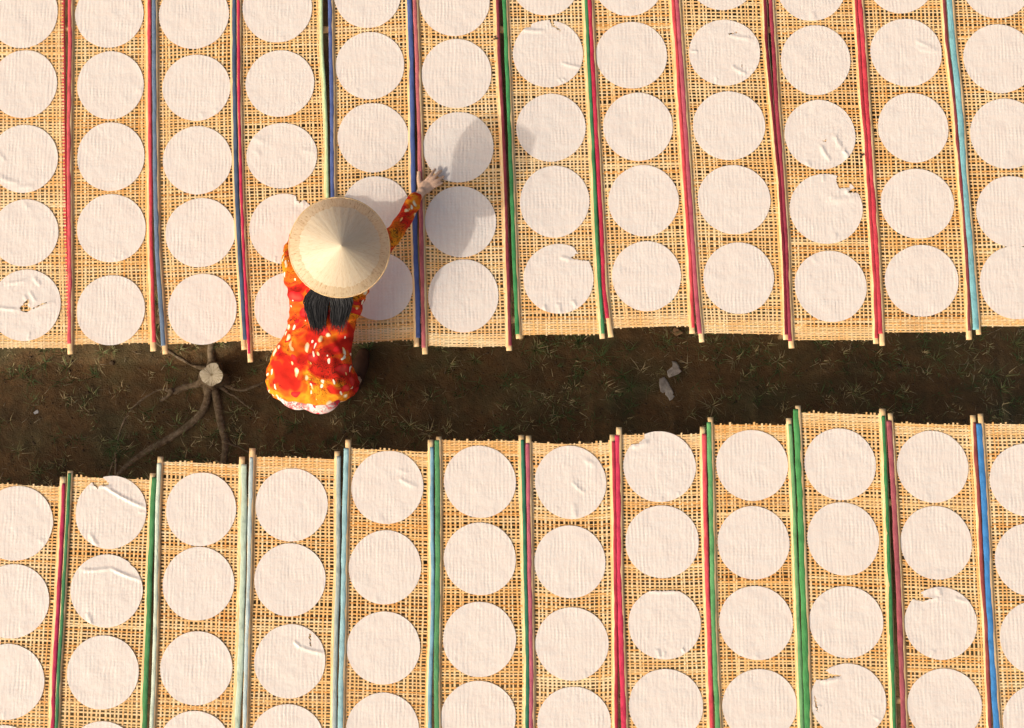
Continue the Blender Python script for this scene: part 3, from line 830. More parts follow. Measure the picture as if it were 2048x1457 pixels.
def paper(row, i, k, spec, label=None):
    cx, cy, rx, ry = spec
    z = H + 0.0020
    c = at(cx, cy, z)
    wx = np.linalg.norm(at(cx + rx, cy, z) - at(cx - rx, cy, z)) / 2
    wy = np.linalg.norm(at(cx, cy + ry, z) - at(cx, cy - ry, z)) / 2
    seed = (0 if row == 'T' else 500) + i * 17 + k
    rg = np.random.default_rng(seed)
    sp = SPECIAL.get((row, i, k)) if label is None else None
    holes = sp['holes'] if sp else []
    N, M = (220, 80) if holes else (96, 30)
    th = np.linspace(0, 2 * math.pi, N, endpoint=False)
    edge = 1 + 0.012 * (fbm(np.cos(th) * 2 + 9, np.sin(th) * 2 + 5, seed, 3) - 0.5) * 2 + 0.014 * np.cos(2 * th + rg.uniform(0, 6)) * rg.random()
    r = np.linspace(0, 1, M + 1)[1:]
    UX = (r[:, None] * edge[None] * np.cos(th)[None]); UY = (r[:, None] * edge[None] * np.sin(th)[None])
    creases = list(sp['creases']) if sp else []
    for _ in range(int(rg.integers(0, 3))):         # small puckers at the rim
        a = rg.uniform(0, 2 * math.pi) if rg.random() < 0.3 else -math.pi / 2 + rg.normal(0, 0.5)
        l_ = rg.uniform(0.10, 0.24)
        creases.append((math.cos(a) * 0.97, math.sin(a) * 0.97, math.cos(a + rg.normal(0, .06)) * (0.97 - l_), math.sin(a) * (0.97 - l_), rg.uniform(.005, .009), .035))
    Z = fbm(UX * 3 + seed, UY * 3, seed, 3) * 0.0032
    Z += 0.0009 * np.clip((np.sqrt(UX ** 2 + UY ** 2) - 0.9) / 0.1, 0, 1) * vnoise(np.cos(th) * 4 + seed, np.sin(th) * 4, seed)[None]
    for (x0, y0, x1, y1, h, w) in creases:
        dx, dy = x1 - x0, y1 - y0
        L2 = dx * dx + dy * dy
        t = ((UX - x0) * dx + (UY - y0) * dy) / L2
        bend = 0.06 * np.sin(t * 3.0)
        d = ((UX - x0) * -dy + (UY - y0) * dx) / math.sqrt(L2) + bend * math.sqrt(L2) * 0.5
        env = np.clip(np.minimum(t + 0.08, 1.08 - t) / 0.25, 0, 1)
        Z += 0.34 * h * env * np.exp(-(d / w) ** 2) * (0.85 if not holes else 1)
    V = np.stack([UX * wx, UY * wy, Z], -1).reshape(-1, 3)
    V = np.concatenate([V, [[0, 0, Z[0].mean()]]])
    a = (np.arange(M - 1)[:, None] * N); j = np.arange(N)[None]; jn = (j + 1) % N
    Q = np.stack([a + j, a + jn, a + N + jn, a + N + j], -1)[..., [0, 3, 2, 1]].reshape(-1, 4)
    cc = len(V) - 1
    T3 = np.stack([np.full(N, cc), np.arange(N), (np.arange(N) + 1) % N], -1)
    if holes:
        mid = V[Q].mean(1)
        mx, my = mid[:, 0] / wx, mid[:, 1] / wy
        mx = mx + (vnoise(mx * 26, my * 26, seed) - 0.5) * 0.05; my = my + (vnoise(mx * 26 + 40, my * 26, seed + 1) - 0.5) * 0.05
        cut = np.zeros(len(Q), bool)
        for p in holes: cut |= in_poly(mx, my, p)
        Q = Q[~cut]
    o = link('rice_paper', mesh_np('rice_paper', V, [Q, T3], True), PAPER, None, tuple(c))
    if label:
        return tag(o, label, 'rice paper', 'rice papers on the lower mats')
    n = len((TOP if row == 'T' else BOT)[i]['papers'])
    order = ORD[n - 1 - k] if row == 'T' else ORD[k]
    word = (sp['word'] + ' ') if sp else ''
    where = 'above' if row == 'T' else 'below'
    lab = '%sround rice paper, %s from path on %s mat from left %s path' % (word, order, ORD[i], where)
    if order == 'first': lab = '%sround rice paper nearest the path on %s mat from left %s path' % (word, ORD[i], where)
    tag(o, lab, 'rice paper', 'rice papers on the %s mats' % ('upper' if row == 'T' else 'lower'))

for i, sp in enumerate(TOP):
    for k, q in enumerate(sp['papers']): paper('T', i, k, q)
for i, sp in enumerate(BOT):
    for k, q in enumerate(sp['papers']):
        if q[1] - q[3] < 1465: paper('B', i, k, q)

for m_, sp in enumerate(OUTSIDE):
    for k, q in enumerate(sp['papers']):
        paper('B', 20 + m_, k, q, 'round rice paper, %s from path on the %s mat outside the left picture edge' % (ORD[k], ORD[m_]))

# ------------------------------------------------------------------ racks that carry the mats
def rack(ylist, label):
    c = at(1024, ylist[0], 0.0)
    root = empty('bamboo_rack', tuple(c))
    inv = -np.array(root.location)
    for y in ylist:
        a, b = at(-260, y, H - 0.026), at(2310, y, H - 0.026)
        p = np.linspace(a, b, 90)
        V, F = tube(p + inv, 0.017 * (1 + 0.05 * np.sin(np.arange(90) * 1.7)), 10)
        link('rail', mesh_np('rail', V, F, True), BAMBOO, root)
        for x in (-120, 470, 1045, 1620, 2200):
            q = at(x, y, H - 0.026)
            V, F = tube(np.linspace([q[0], q[1], -0.05], [q[0], q[1], H - 0.028], 6) + inv, 0.016, 8)
            link('post', mesh_np('post', V, F, True), BAMBOO, root)
    tag(root, label, 'rack')
rack([640, 60], 'bamboo trestle rack under the mats above the path')
rack([1005, 1400], 'bamboo trestle rack under the mats below the path')

# ------------------------------------------------------------------ person
SKIN = m_simple('skin', (0.66, 0.42, 0.28), 0.5, 0.35, 0.10, 25, 0.1)
SHIRT = m_print('shirt_print', [(0.34, 0.010, 0.006), (0.62, 0.022, 0.010), (0.76, 0.14, 0.010), (0.82, 0.32, 0.016), (0.03, 0.012, 0.005),
                                (0.60, 0.010, 0.016), (0.80, 0.46, 0.14), (0.92, 0.84, 0.64), (0.74, 0.07, 0.05)])
TROUSER = m_print('trouser_print', [(0.75, 0.55, 0.52), (0.80, 0.70, 0.66), (0.70, 0.12, 0.12), (0.82, 0.74, 0.72), (0.02, 0.015, 0.02),
                                    (0.62, 0.03, 0.05), (0.03, 0.02, 0.03), (0.85, 0.80, 0.78), (0.7, 0.05, 0.08)], True, 1.7)
person = empty('person', tuple(at(665, 785, 0.0)))
PINV = -np.array(person.location)
def pt(x, y, z): return at(x, y, z)

def chain(pts, n=14, sides=14, flat=1.0):
    """pts: (px, py, z, radius m)"""
    P = np.array([list(at(a, b, c)) + [r] for a, b, c, r in pts])
    R = resample(P, n)
    return tube(R[:, :3], R[:, 3], sides, flat, caps=True, round_caps=True)

def torso(rings, grow=0.0):
    C = [at(x, y, z) for x, y, z, hw, ht in rings]
    out = []
    for k, (x, y, z, hw, ht) in enumerate(rings):
        T = C[min(k + 1, len(C) - 1)] - C[max(k - 1, 0)]
        T = T / np.linalg.norm(T)
        S = np.array([1.0, 0, 0]); S = S - T * S.dot(T); S /= np.linalg.norm(S)
        U = np.cross(S, T)
        sc = (CAM[2] - z) / FOC
        out.append((C[k], S * (hw * sc + grow), U * (ht + grow)))
    return out
RINGS = [(620, 800, 0.80, 30, 0.03), (620, 792, 0.815, 58, 0.07), (620, 776, 0.83, 78, 0.105), (622, 752, 0.85, 88, 0.125), (627, 722, 0.87, 83, 0.125), (633, 690, 0.885, 72, 0.115),
         (640, 658, 0.90, 65, 0.105), (648, 625, 0.925, 67, 0.105), (654, 590, 0.95, 77, 0.105), (657, 555, 0.97, 82, 0.10), (660, 525, 0.985, 70, 0.085), (663, 503, 1.00, 36, 0.055)]
ARM_R = [(718, 553, 0.975, 0.060), (752, 515, 0.91, 0.048), (785, 472, 0.82, 0.040), (811, 434, 0.765, 0.034), (833, 396, 0.712, 0.030)]
ARM_L = [(595, 553, 0.975, 0.062), (590, 510, 0.88, 0.050), (604, 470, 0.80, 0.043), (622, 452, 0.75, 0.037), (642, 436, 0.70, 0.032)]
LEG_R = [(655, 770, 0.80, 0.088), (668, 768, 0.62, 0.075), (678, 768, 0.45, 0.058), (690, 768, 0.25, 0.050), (703, 766, 0.07, 0.036)]
LEG_L = [(588, 770, 0.80, 0.088), (602, 776, 0.62, 0.075), (618, 784, 0.45, 0.058), (634, 790, 0.25, 0.052), (646, 790, 0.07, 0.036)]

# --- hat frame (the crown of the head sits inside it)
TIP = at(683, 492, 1.315)
AX = np.array([0.19, -0.165, 1.0]); AX /= np.linalg.norm(AX)
HAT_R, HAT_H = 0.214, 0.166
RIMC = TIP - AX * HAT_H
HEAD = TIP - AX * 0.155
FWD = np.array([0.10, 1.0, -0.25]); FWD -= AX * FWD.dot(AX); FWD /= np.linalg.norm(FWD)
SIDE = np.cross(FWD, AX)
AXES = np.stack([SIDE, FWD, AX])

body = []
body.append(loft(torso(RINGS, -0.014)))
neck0 = at(660, 520, 0.985)
nk = np.stack([neck0, (neck0 + HEAD) / 2 - FWD * 0.01, HEAD - AX * 0.02])
body.append(tube(resample(nk, 8), 0.048, 14, caps=True, round_caps=True))
body.append(ellipsoid(HEAD, (0.074, 0.090, 0.100), AXES, 24, 16))
body.append(ellipsoid(HEAD - AX * 0.055 + FWD * 0.030, (0.056, 0.062, 0.062), AXES, 20, 12))      # jaw
body.append(ellipsoid(HEAD - AX * 0.025 + FWD * 0.098, (0.012, 0.016, 0.022), AXES, 12, 8))       # nose
for sg in (-1, 1):
    body.append(ellipsoid(HEAD - AX * 0.015 + SIDE * 0.076 * sg - FWD * 0.005, (0.010, 0.018, 0.030), AXES, 12, 8))  # ears
    body.append(ellipsoid(HEAD + AX * 0.018 + FWD * 0.082 + SIDE * 0.03 * sg, (0.024, 0.010, 0.008), AXES, 10, 6))    # brows
def shrink(L, d): return [(a, b, c, r - d) for a, b, c, r in L]
body.append(chain(shrink(ARM_R, 0.006)[:-1] + [(836, 394, 0.704, 0.022), (843, 384, 0.702, 0.022)], 22))
body.append(chain(shrink(ARM_L, 0.006)[:-1] + [(644, 434, 0.698, 0.022), (652, 426, 0.694, 0.022)], 22))
body.append(chain(shrink(LEG_R, 0.012), 18))
body.append(chain(shrink(LEG_L, 0.012), 18))
def hand(base, fingers, thumb):
    out = []
    for kn, mid, tip in fingers:
        out.append(chain([(*base, 0.014), (*[(base[q] + kn[q]) / 2 for q in range(3)], 0.0150), (*kn, 0.0125)], 8, 10))
        out.append(chain([(*kn, 0.0098), (*mid, 0.0086), (*tip, 0.0068)], 9, 10))
    out.append(chain([(*base, 0.015), (*thumb[0], 0.0150), (*thumb[1], 0.0115), (*thumb[2], 0.0085)], 12, 10))
    return out
ZH = H + 0.020
body += hand((841, 388, 0.704), [((848, 367, ZH + .020), (859, 354, ZH + .020), (870, 339.5, ZH)), ((853.5, 368, ZH + .021), (867, 356, ZH + .021), (882, 342, ZH)),
                                 ((858.5, 371.5, ZH + .019), (872, 363, ZH + .018), (887, 353.5, ZH)), ((861, 377.5, ZH + .014), (871.5, 372, ZH + .013), (884, 366, ZH))],
             [(841.5, 376, ZH + .018), (838, 361, ZH + .014), (837.5, 345.5, ZH + .010)])
body += hand((652, 427, 0.694), [((672, 410, ZH + .012), (680, 403, ZH + .01), (686, 398, ZH)), ((676, 415, ZH + .012), (686, 409, ZH + .01), (694, 404, ZH)),
                                 ((678, 421, ZH + .012), (687, 417, ZH + .01), (695, 413, ZH)), ((677, 427, ZH + .01), (684, 425, ZH + .008), (691, 423, ZH))],
             [(659, 417, ZH + .012), (664, 405, ZH + .01), (668, 397, ZH)])
# feet, flat on the ground, toes towards the racks
def foot(ax, ay, tx, ty):
    a, t = at(ax, ay, 0.05), at(tx, ty, 0.028)
    P = np.stack([a + (a - t) * 0.22 + [0, 0, -0.012], a, a * .5 + t * .5, t])
    P[:, 2] = [0.042, 0.055, 0.042, 0.030]
    R = resample(np.column_stack([P, [0.026, 0.034, 0.036, 0.034]]), 12)
    out = [tube(R[:, :3], R[:, 3], 12, 0.75, round_caps=True)]
    d = (t - a); d[2] = 0; d /= np.linalg.norm(d); s_ = np.array([d[1], -d[0], 0])
    for q, (o, l_, r_) in enumerate(((-.024, .050, .011), (-.009, .052, .0085), (.004, .048, .008), (.016, .042, .0075), (.027, .034, .007))):
        b = t + s_ * o; e = b + d * l_
        b[2] = 0.026; e[2] = 0.020
        out.append(tube(np.linspace(b, e, 5), np.linspace(r_ * 1.1, r_ * .85, 5), 8, round_caps=True))
    return out
body += foot(711, 764, 722, 728)
body += foot(646, 788, 655, 750)
bm_ = remeshed('body', [(V + PINV, F) for V, F in body], 0.0034, 2, 0.4)
link('body', bm_, SKIN, person)
# eyes and mouth
parts_eye = []
EYE = m_simple('eye_white', (0.75, 0.73, 0.70), 0.2, 0.5, 0.03, 20, 0)
IRIS = m_simple('eye_dark', (0.02, 0.012, 0.008), 0.2, 0.5, 0.1, 20, 0)
LIP = m_simple('lips', (0.45, 0.14, 0.12), 0.4, 0.4, 0.1, 40, 0.1)
for sg in (-1, 1):
    V, F = ellipsoid(HEAD + FWD * 0.084 + SIDE * 0.031 * sg, (0.014, 0.008, 0.008), AXES, 12, 8)
    e = link('eye', mesh_np('eye', V + PINV, F, True), EYE, person)
    V, F = ellipsoid(HEAD + FWD * 0.0905 + SIDE * 0.031 * sg, (0.005, 0.003, 0.005), AXES, 10, 6)
    link('iris', mesh_np('iris', V + PINV, F, True), IRIS, e)
V, F = ellipsoid(HEAD - AX * 0.062 + FWD * 0.090, (0.022, 0.008, 0.007), AXES, 14, 8)
link('mouth', mesh_np('mouth', V + PINV, F, True), LIP, person)

SHOE = m_simple('dark_shoe', (0.07, 0.032, 0.018), 0.6, 0.3, 0.2, 40, 0.2)
for fx in ((711, 764, 722, 728), (646, 788, 655, 750)):
    a_, t_ = at(fx[0], fx[1], 0.05), at(fx[2], fx[3], 0.028)
    P_ = np.stack([a_ + (a_ - t_) * 0.28, a_, a_ * .5 + t_ * .5, t_, t_ + (t_ - a_) * 0.52])
    P_[:, 2] = [0.040, 0.044, 0.040, 0.034, 0.026]
    R_ = resample(np.column_stack([P_, [0.032, 0.041, 0.042, 0.045, 0.034]]), 14)
    link('shoe', remeshed('shoe', [(V + PINV, F) for V, F in [tube(R_[:, :3], R_[:, 3], 16, 0.85, round_caps=True)]], 0.006, 3), SHOE, person)
# --- trousers
tr = [chain(LEG_R[:-1] + [(697, 768, 0.11, 0.050)], 18), chain(LEG_L[:-1] + [(643, 790, 0.11, 0.058)], 18)]
tr.append(ellipsoid(at(598, 773, 0.775), (0.105, 0.110, 0.12), None, 20, 14))
tr.append(ellipsoid(at(640, 782, 0.775), (0.105, 0.108, 0.12), None, 20, 14))
link('trousers', remeshed('trousers', [(V + PINV, F) for V, F in tr], 0.008, 4), TROUSER, person)

# --- shirt: body, sleeves and the tails that hang over the hips
sh = [loft(torso(RINGS, 0.0)), chain(ARM_R, 22, 16), chain(ARM_L, 22, 16)]
tails = []
for (x, y, z, a, b) in ((619, 762, 0.86, 0.155, 0.085), (620, 764, 0.80, 0.192, 0.108), (623, 766, 0.74, 0.205, 0.108), (628, 766, 0.69, 0.210, 0.105)):
    tails.append((at(x, y, z), np.array([a, 0, 0]), np.array([0, b, 0])))
sh.append(loft(tails, 40, 2.2))
sm = remeshed('shirt', [(V + PINV, F) for V, F in sh], 0.0060, 7)
n = len(sm.vertices)
co = np.empty(n * 3, np.float32); sm.vertices.foreach_get('co', co); co = co.reshape(-1, 3)
nr = np.empty(n * 3, np.float32); sm.vertices.foreach_get('normal', nr); nr = nr.reshape(-1, 3)
fold = (fbm(co[:, 0] * 9 + co[:, 1] * 5 + 40, co[:, 1] * 13 - co[:, 0] * 6 + co[:, 2] * 8 + 90, 21, 3) - 0.5) * 0.026
# drag folds: narrow ridges fanning from the hips to the shoulders and across the waist
ph = co[:, 0] * 46 + co[:, 1] * 17 + (fbm(co[:, 0] * 7 + 3, co[:, 1] * 7 + 8, 2, 2) - .5) * 9
fold += np.abs(np.sin(ph)) ** 3 * 0.0065 * fbm(co[:, 0] * 6, co[:, 1] * 6, 14, 2)
ph2 = co[:, 1] * 52 - co[:, 0] * 22 + co[:, 2] * 30 + (fbm(co[:, 0] * 9 + 33, co[:, 1] * 9, 6, 2) - .5) * 8
fold += np.abs(np.sin(ph2)) ** 4 * 0.0060 * np.clip(fbm(co[:, 0] * 5 + 50, co[:, 1] * 5, 19, 2) * 2 - .7, 0, 1)
co += nr * fold[:, None]
sm.vertices.foreach_set('co', co.ravel()); sm.update()
link('shirt', sm, SHIRT, person)

# --- hair
HAIR = m_hair()
def back_z(y):   # top of the shirt's back along the spine
    ys = [r[1] for r in RINGS][::-1]; zs = [r[2] + r[4] for r in RINGS][::-1]
    return np.interp(y, ys, zs)
hp = []
V, F = ellipsoid(HEAD + AX * 0.006 - FWD * 0.010, (0.081, 0.092, 0.100), AXES, 20, 14)
hp.append((V, F))
locks = [(631, 600, 636, 660, 25, 15), (685, 598, 676, 655, 23, 15)]
for (x0, y0, x1, y1, w0, w1) in locks:
    rg_ = []
    for t in np.linspace(0, 1, 9):
        y = 560 + (y1 - 4 - 560) * t
        x = 660 + ((x0 - 660) * min(1, t / 0.45)) + (x1 - x0) * max(0, (t - .45) / .55)
        w = 22 + (w0 - 22) * min(1, t / .45) if t < .45 else w0 + (w1 * .55 - w0) * ((t - .45) / .55)
        z = max(back_z(y) + 0.008, 1.085 - 0.05 * t)
        rg_.append((at(x, y, z), np.array([w * 0.0021, 0, 0]), np.array([0, 0, 0.010])))
    hp.append(loft(rg_, 18))
rs = np.random.default_rng(5)
for li, (x0, y0, x1, y1, w0, w1) in enumerate(locks):
    for q in range(190):
        f = rs.uniform(-1, 1); g = f + rs.normal(0, .10)
        ye = y1 + rs.normal(0, 7) - 12 * abs(f) ** 2
        pts = []
        for t in np.linspace(0, 1, 8):
            y = 556 + (ye - 556) * t
            x = 660 + (x0 - 660) * min(1, t / .5) + (x1 - x0) * max(0, (t - .5) / .5)
            w = (20 + (w0 - 20) * min(1, t / .5)) if t < .5 else w0 + (w1 - w0) * ((t - .5) / .5)
            x += (f + (g - f) * t) * w + rs.normal(0, .5)
            z = max(back_z(y) + 0.012 + 0.010 * (1 - f * f), 1.09 - 0.05 * t) + rs.uniform(0, .006)
            pts.append(at(x, y, z))
        V, F = tube(np.array(pts), np.linspace(.0026, .0007, 8), 4)
        hp.append((V, F))
V, F = merge(hp)
link('hair', mesh_np('hair', V + PINV, F, True), HAIR, person)
tag(person, 'person in red and orange floral shirt bending over the mats, reaching out one hand', 'person')

# --- conical hat
hat = empty('conical_hat', tuple(RIMC))
hat.rotation_euler = Vector(AX).to_track_quat('Z', 'Y').to_euler()
def cone(r0, r1, lift, n=160, m=24, ragged=0.0, th=0.0022, seed=0):
    """an open cone shell between two radii, with a gently ribbed surface"""
    a = np.linspace(0, 2 * math.pi, n, endpoint=False)
    t = np.linspace(0, 1, m)
    edge = 1 + ragged * (vnoise(a * 22, a * 0 + seed, seed) - .5)
    R = r0 + (r1 * (1 - t[:, None] * 0 ) * (1 + (edge[None] - 1) * t[:, None]) - r0) * t[:, None]
    Z = HAT_H * (1 - R / HAT_R) + lift + 0.006 * np.sin(np.pi * R / HAT_R)
    rib = (fbm(np.cos(a) * 22 + 30, np.sin(a) * 22 + 30, 4 + seed, 2) - .5) * 0.0035
    Z = Z + rib[None] * (R / HAT_R)
    T = np.stack([R * np.cos(a)[None], R * np.sin(a)[None], Z], -1)
    B = T - np.array([0, 0, th])
    V = np.concatenate([T.reshape(-1, 3), B.reshape(-1, 3)])
    i = np.arange(m - 1)[:, None] * n; j = np.arange(n)[None]; jn = (j + 1) % n
    Q = np.stack([i + j, i + n + j, i + n + jn, i + jn], -1).reshape(-1, 4)
    o = m * n
    rim = np.stack([(m - 1) * n + j[0], o + (m - 1) * n + j[0], o + (m - 1) * n + jn[0], (m - 1) * n + jn[0]], -1)
    inn = np.stack([j[0], jn[0], o + jn[0], o + j[0]], -1)
    return V[:o], [Q]
V, F = cone(0.0008, HAT_R, 0.0, th=0.002)
link('leaf_cone', mesh_np('leaf_cone', V, F, True), m_hat(False), hat)
V, F = cone(0.0008, HAT_R * 0.80, 0.0022, ragged=0.05, th=0.0015, seed=3)
link('upper_leaf_layer', mesh_np('upper_leaf_layer', V, F, True), m_hat(True), hat)
a = np.linspace(0, 2 * math.pi, 121)
V, F = tube(np.stack([np.cos(a) * HAT_R, np.sin(a) * HAT_R, a * 0 - 0.001], -1), 0.0032, 8, caps=False)
link('rim_hoop', mesh_np('rim_hoop', V, F, True), BAMBOO, hat)
tag(hat, 'wide conical palm leaf hat on the head of the bending person', 'hat')

# ------------------------------------------------------------------ stump and roots
stump = empty('tree_stump', tuple(at(427, 756, 0.0)))
SINV = -np.array(stump.location)
top_c = at(423.5, 750, 0.13)
n = 40
a = np.linspace(0, 2 * math.pi, n, endpoint=False)
prof = 1 + 0.07 * np.cos(4 * a + 0.6) + 0.05 * np.cos(3 * a + 2) + 0.03 * np.sin(7 * a)
Rt = 0.0575
base_c = at(426, 757, -0.03)
Vs, rows = [], 9
for k in range(rows):
    t = k / (rows - 1)
    c = top_c * (1 - t) + base_c * t
    r = Rt * (1 + 0.55 * t ** 2.5) * prof * (1 + t * 0.10 * np.cos(5 * a + 1))
    Vs.append(np.stack([c[0] + r * np.cos(a), c[1] + r * np.sin(a), np.full(n, c[2]) + (0.006 * np.cos(a * 2) if k == 0 else 0)], -1))
V = np.concatenate(Vs)
i = np.arange(rows - 1)[:, None] * n; j = np.arange(n)[None]; jn = (j + 1) % n
Q = np.stack([i + j, i + n + j, i + n + jn, i + jn], -1).reshape(-1, 4)
link('trunk', mesh_np('trunk', V + SINV, Q, True), BARK, stump)
rr = np.linspace(1, 0, 8)[:-1]
Vc = np.concatenate([np.stack([Rt * .985 * q * prof * np.cos(a), Rt * .985 * q * prof * np.sin(a), 0.006 * np.cos(a * 2) * q + 0.003 - 0.002 * q ** 6], -1) for q in rr] + [np.array([[0, 0, 0.003]])])
i = np.arange(6)[:, None] * n
Q = np.stack([i + j, i + jn, i + n + jn, i + n + j], -1).reshape(-1, 4)
T3 = np.stack([6 * n + j[0], 6 * n + jn[0], np.full(n, 7 * n)], -1)
link('cut_face', mesh_np('cut_face', Vc, [Q, T3], True), m_cut(), stump, tuple(top_c + SINV))
ROOTS = [
 [(428, 772, 11), (432, 790, 9), (437, 816, 9), (443, 853, 8.5), (451, 882, 8), (450, 907, 7.5), (445, 932, 7)],
 [(420, 778, 10), (417, 795, 8), (406, 823, 8.5), (385, 845, 8), (344, 874, 7.5), (303, 897, 7), (262, 925, 6), (236, 950, 5.5)],
 [(412, 762, 9), (398, 769, 8), (371, 775, 7), (344, 783, 6.5), (328, 779, 4), (293, 794, 3.2), (268, 814, 3), (249, 841, 3), (239, 870, 3), (231, 907, 2.8), (218, 952, 2.8)],
 [(424, 742, 10), (424, 722, 8.5), (422, 701, 8), (424, 684, 8), (428, 660, 7)],
 [(440, 772, 6), (455, 785, 4), (472, 794, 3), (488, 808, 2.6), (508, 822, 2)],
 [(442, 764, 8), (462, 776, 5), (484, 781, 4), (512, 772, 4), (535, 760, 3)],
 [(414, 738, 6), (390, 733, 4), (365, 720, 4), (338, 703, 4), (314, 686, 4), (296, 672, 3)],
 [(344, 783, 6), (336, 793, 5), (322, 801, 4.5)],
 [(452, 884, 5), (466, 890, 3), (482, 897, 2.2), (498, 905, 1.8)],
 [(234, 910, 3), (232, 930, 3), (231, 952, 2.6)],
]
for q, rt in enumerate(ROOTS):
    A = np.array([[*gpt(x, y, -w * PX * 0.10), w * PX * (1.06 if w > 5 else 0.85)] for x, y, w in rt])
    R = resample(A, 8 * len(rt))
    R[:, 2] += (0.05 if q < 4 else 0.02) * np.exp(-np.arange(len(R)) / 5.0)
    R[:, 3] *= 1 + 0.25 * (fbm(np.arange(len(R)) / 3.0, np.full(len(R), q * 5.0), 3, 3) - .5)
    V, F = tube(R[:, :3], R[:, 3], 10, 0.9, round_caps=True)
    V = V + (fbm(V[:, 0] * 60, V[:, 1] * 60 + V[:, 2] * 60, 4, 2) - .5)[:, None] * 0.004
    link('root', mesh_np('root', V + SINV, F, True), BARK, stump)
tag(stump, 'sawn tree stump with spreading bare roots on the dark path', 'tree stump')

# ------------------------------------------------------------------ scraps on the path
def scrap(name, poly, ox, oy, sc, mat, label, cat, curl=0.010, th=0.0015):
    """a thin curled piece lying on the soil; poly in zoomed pixels"""
    P = np.array([(ox + x / sc, oy + y / sc) for x, y in poly])
    n = len(P)
    m = 4 * n
    tt = np.linspace(0, n, m, endpoint=False)
    E = np.stack([np.interp(tt, np.arange(n + 1), np.append(P[:, k], P[0, k])) for k in (0, 1)], -1)
    c = E.mean(0)
    rings = [E * f + c * (1 - f) for f in (1, .75, .5, .25)]
    A = np.concatenate(rings + [c[None]])
    B = gpt(A[:, 0], A[:, 1], 0.006)
    base = B[-1, 2]
    d = (A - c) / 20.0
    B[:, 2] = base + curl * (d[:, 0] ** 2 * .6 + d[:, 1] * d[:, 0] * .5) + (vnoise(A[:, 0] / 5, A[:, 1] / 5, 3) - .5) * 0.006
    org = np.array([B[-1, 0], B[-1, 1], base])
    T = B - org; Bt = T - np.array([0, 0, th])
    V = np.concatenate([T, Bt]); o = len(T)
    j = np.arange(m); jn = (j + 1) % m
    Q = np.concatenate([np.stack([k * m + j, k * m + jn, (k + 1) * m + jn, (k + 1) * m + j], -1) for k in range(3)])
    T3 = np.stack([3 * m + j, 3 * m + jn, np.full(m, 4 * m)], -1)
    side = np.stack([j, o + j, o + jn, jn], -1)
    ob = link(name, mesh_np(name, V, [np.concatenate([Q, Q[:, ::-1] + o, side]), np.concatenate([T3, T3[:, ::-1] + o])], True), mat, None, tuple(org))
    return tag(ob, label, cat)
PALE = m_simple('pale_dry_leaf', (0.36, 0.32, 0.275), 0.7, 0.3, 0.35, 45, 0.8)
CHIP = m_simple('wood_chip', (0.34, 0.20, 0.10), 0.8, 0.2, 0.3, 50, 0.5)
scrap('dry_leaf', [(355, 830), (440, 760), (450, 700), (430, 670), (500, 680), (545, 740), (560, 800), (590, 835), (540, 880), (470, 910), (390, 935), (365, 900)], 1290, 640, 8.093, PALE,
      'pale grey dry leaf on the path, the one nearer the upper mats', 'dry leaf')
scrap('dry_leaf', [(230, 960), (310, 925), (350, 970), (400, 1050), (440, 1130), (460, 1190), (440, 1240), (480, 1240), (440, 1290), (400, 1310), (380, 1260), (330, 1210), (250, 1160), (225, 1060)], 1290, 640, 8.093, PALE,
      'long pale grey dry leaf on the path, the lower of the two', 'dry leaf')
scrap('wood_chip', [(475, 125), (540, 150), (620, 215), (510, 265), (435, 200)], 1290, 640, 8.093, CHIP, 'small brown wood chip by the edge of the upper mats', 'wood chip', 0.004, 0.006)
scrap('paper_bit', [(0, 20), (20, 8), (34, 0), (44, 14), (40, 28), (24, 30), (10, 40)], 66, 820, 4.0, m_simple('white_bit', (0.6, 0.58, 0.54), 0.7, 0.3, 0.1, 40, 0.3), 'tiny white scrap on the dark soil at the left', 'paper scrap', 0.004)

# ------------------------------------------------------------------ grass and litter on the path
def blades(tufts, name, rg, wide=1.0):
    Vs, Fs, tone, o = [], [], [], 0
    for (x, y, z, nb, ln, tn, spread) in tufts:
        az0 = rg.uniform(0, 2 * math.pi)
        for b in range(nb):
            az = az0 + rg.uniform(0, 2 * math.pi)
            L = ln * rg.uniform(0.5, 1.25)
            lean = rg.uniform(0.35, 1.25)
            d = np.array([math.cos(az), math.sin(az), 0]); s_ = np.array([-d[1], d[0], 0])
            p0 = np.array([x, y, z]) + d * rg.uniform(0, spread) + s_ * rg.normal(0, spread * .5)
            w = rg.uniform(0.0011, 0.0022) * wide
            k = np.linspace(0, 1, 5)
            pts = p0[None] + d[None] * (L * np.sin(lean) * k ** 1.3)[:, None] + np.array([0, 0, 1])[None] * (L * (math.cos(lean) * k - 0.35 * k * k * math.sin(lean)))[:, None]
            pts += s_[None] * (rg.normal(0, .12) * L * k * k)[:, None]
            pts[:, 2] = np.maximum(pts[:, 2], z - 0.004)
            ww = w * (1 - k ** 1.6 * 0.95)
            V = np.stack([pts - s_[None] * ww[:, None], pts + s_[None] * ww[:, None]], 1).reshape(-1, 3)
            q = np.arange(4) * 2
            Fs.append(np.stack([q, q + 1, q + 3, q + 2], -1) + o)
            tone.append(np.full(4, np.clip(tn + rg.normal(0, .16), 0, 1)))
            Vs.append(V); o += len(V)
    return mesh_np(name, np.concatenate(Vs), np.concatenate(Fs), True, {'tone': np.concatenate(tone)})

rg = np.random.default_rng(3)
T = []
def tuft(px, py, nb, ln, tn, spread=0.012):
    p = gpt(px, py); T.append((p[0], p[1], p[2], nb, ln, tn, spread))
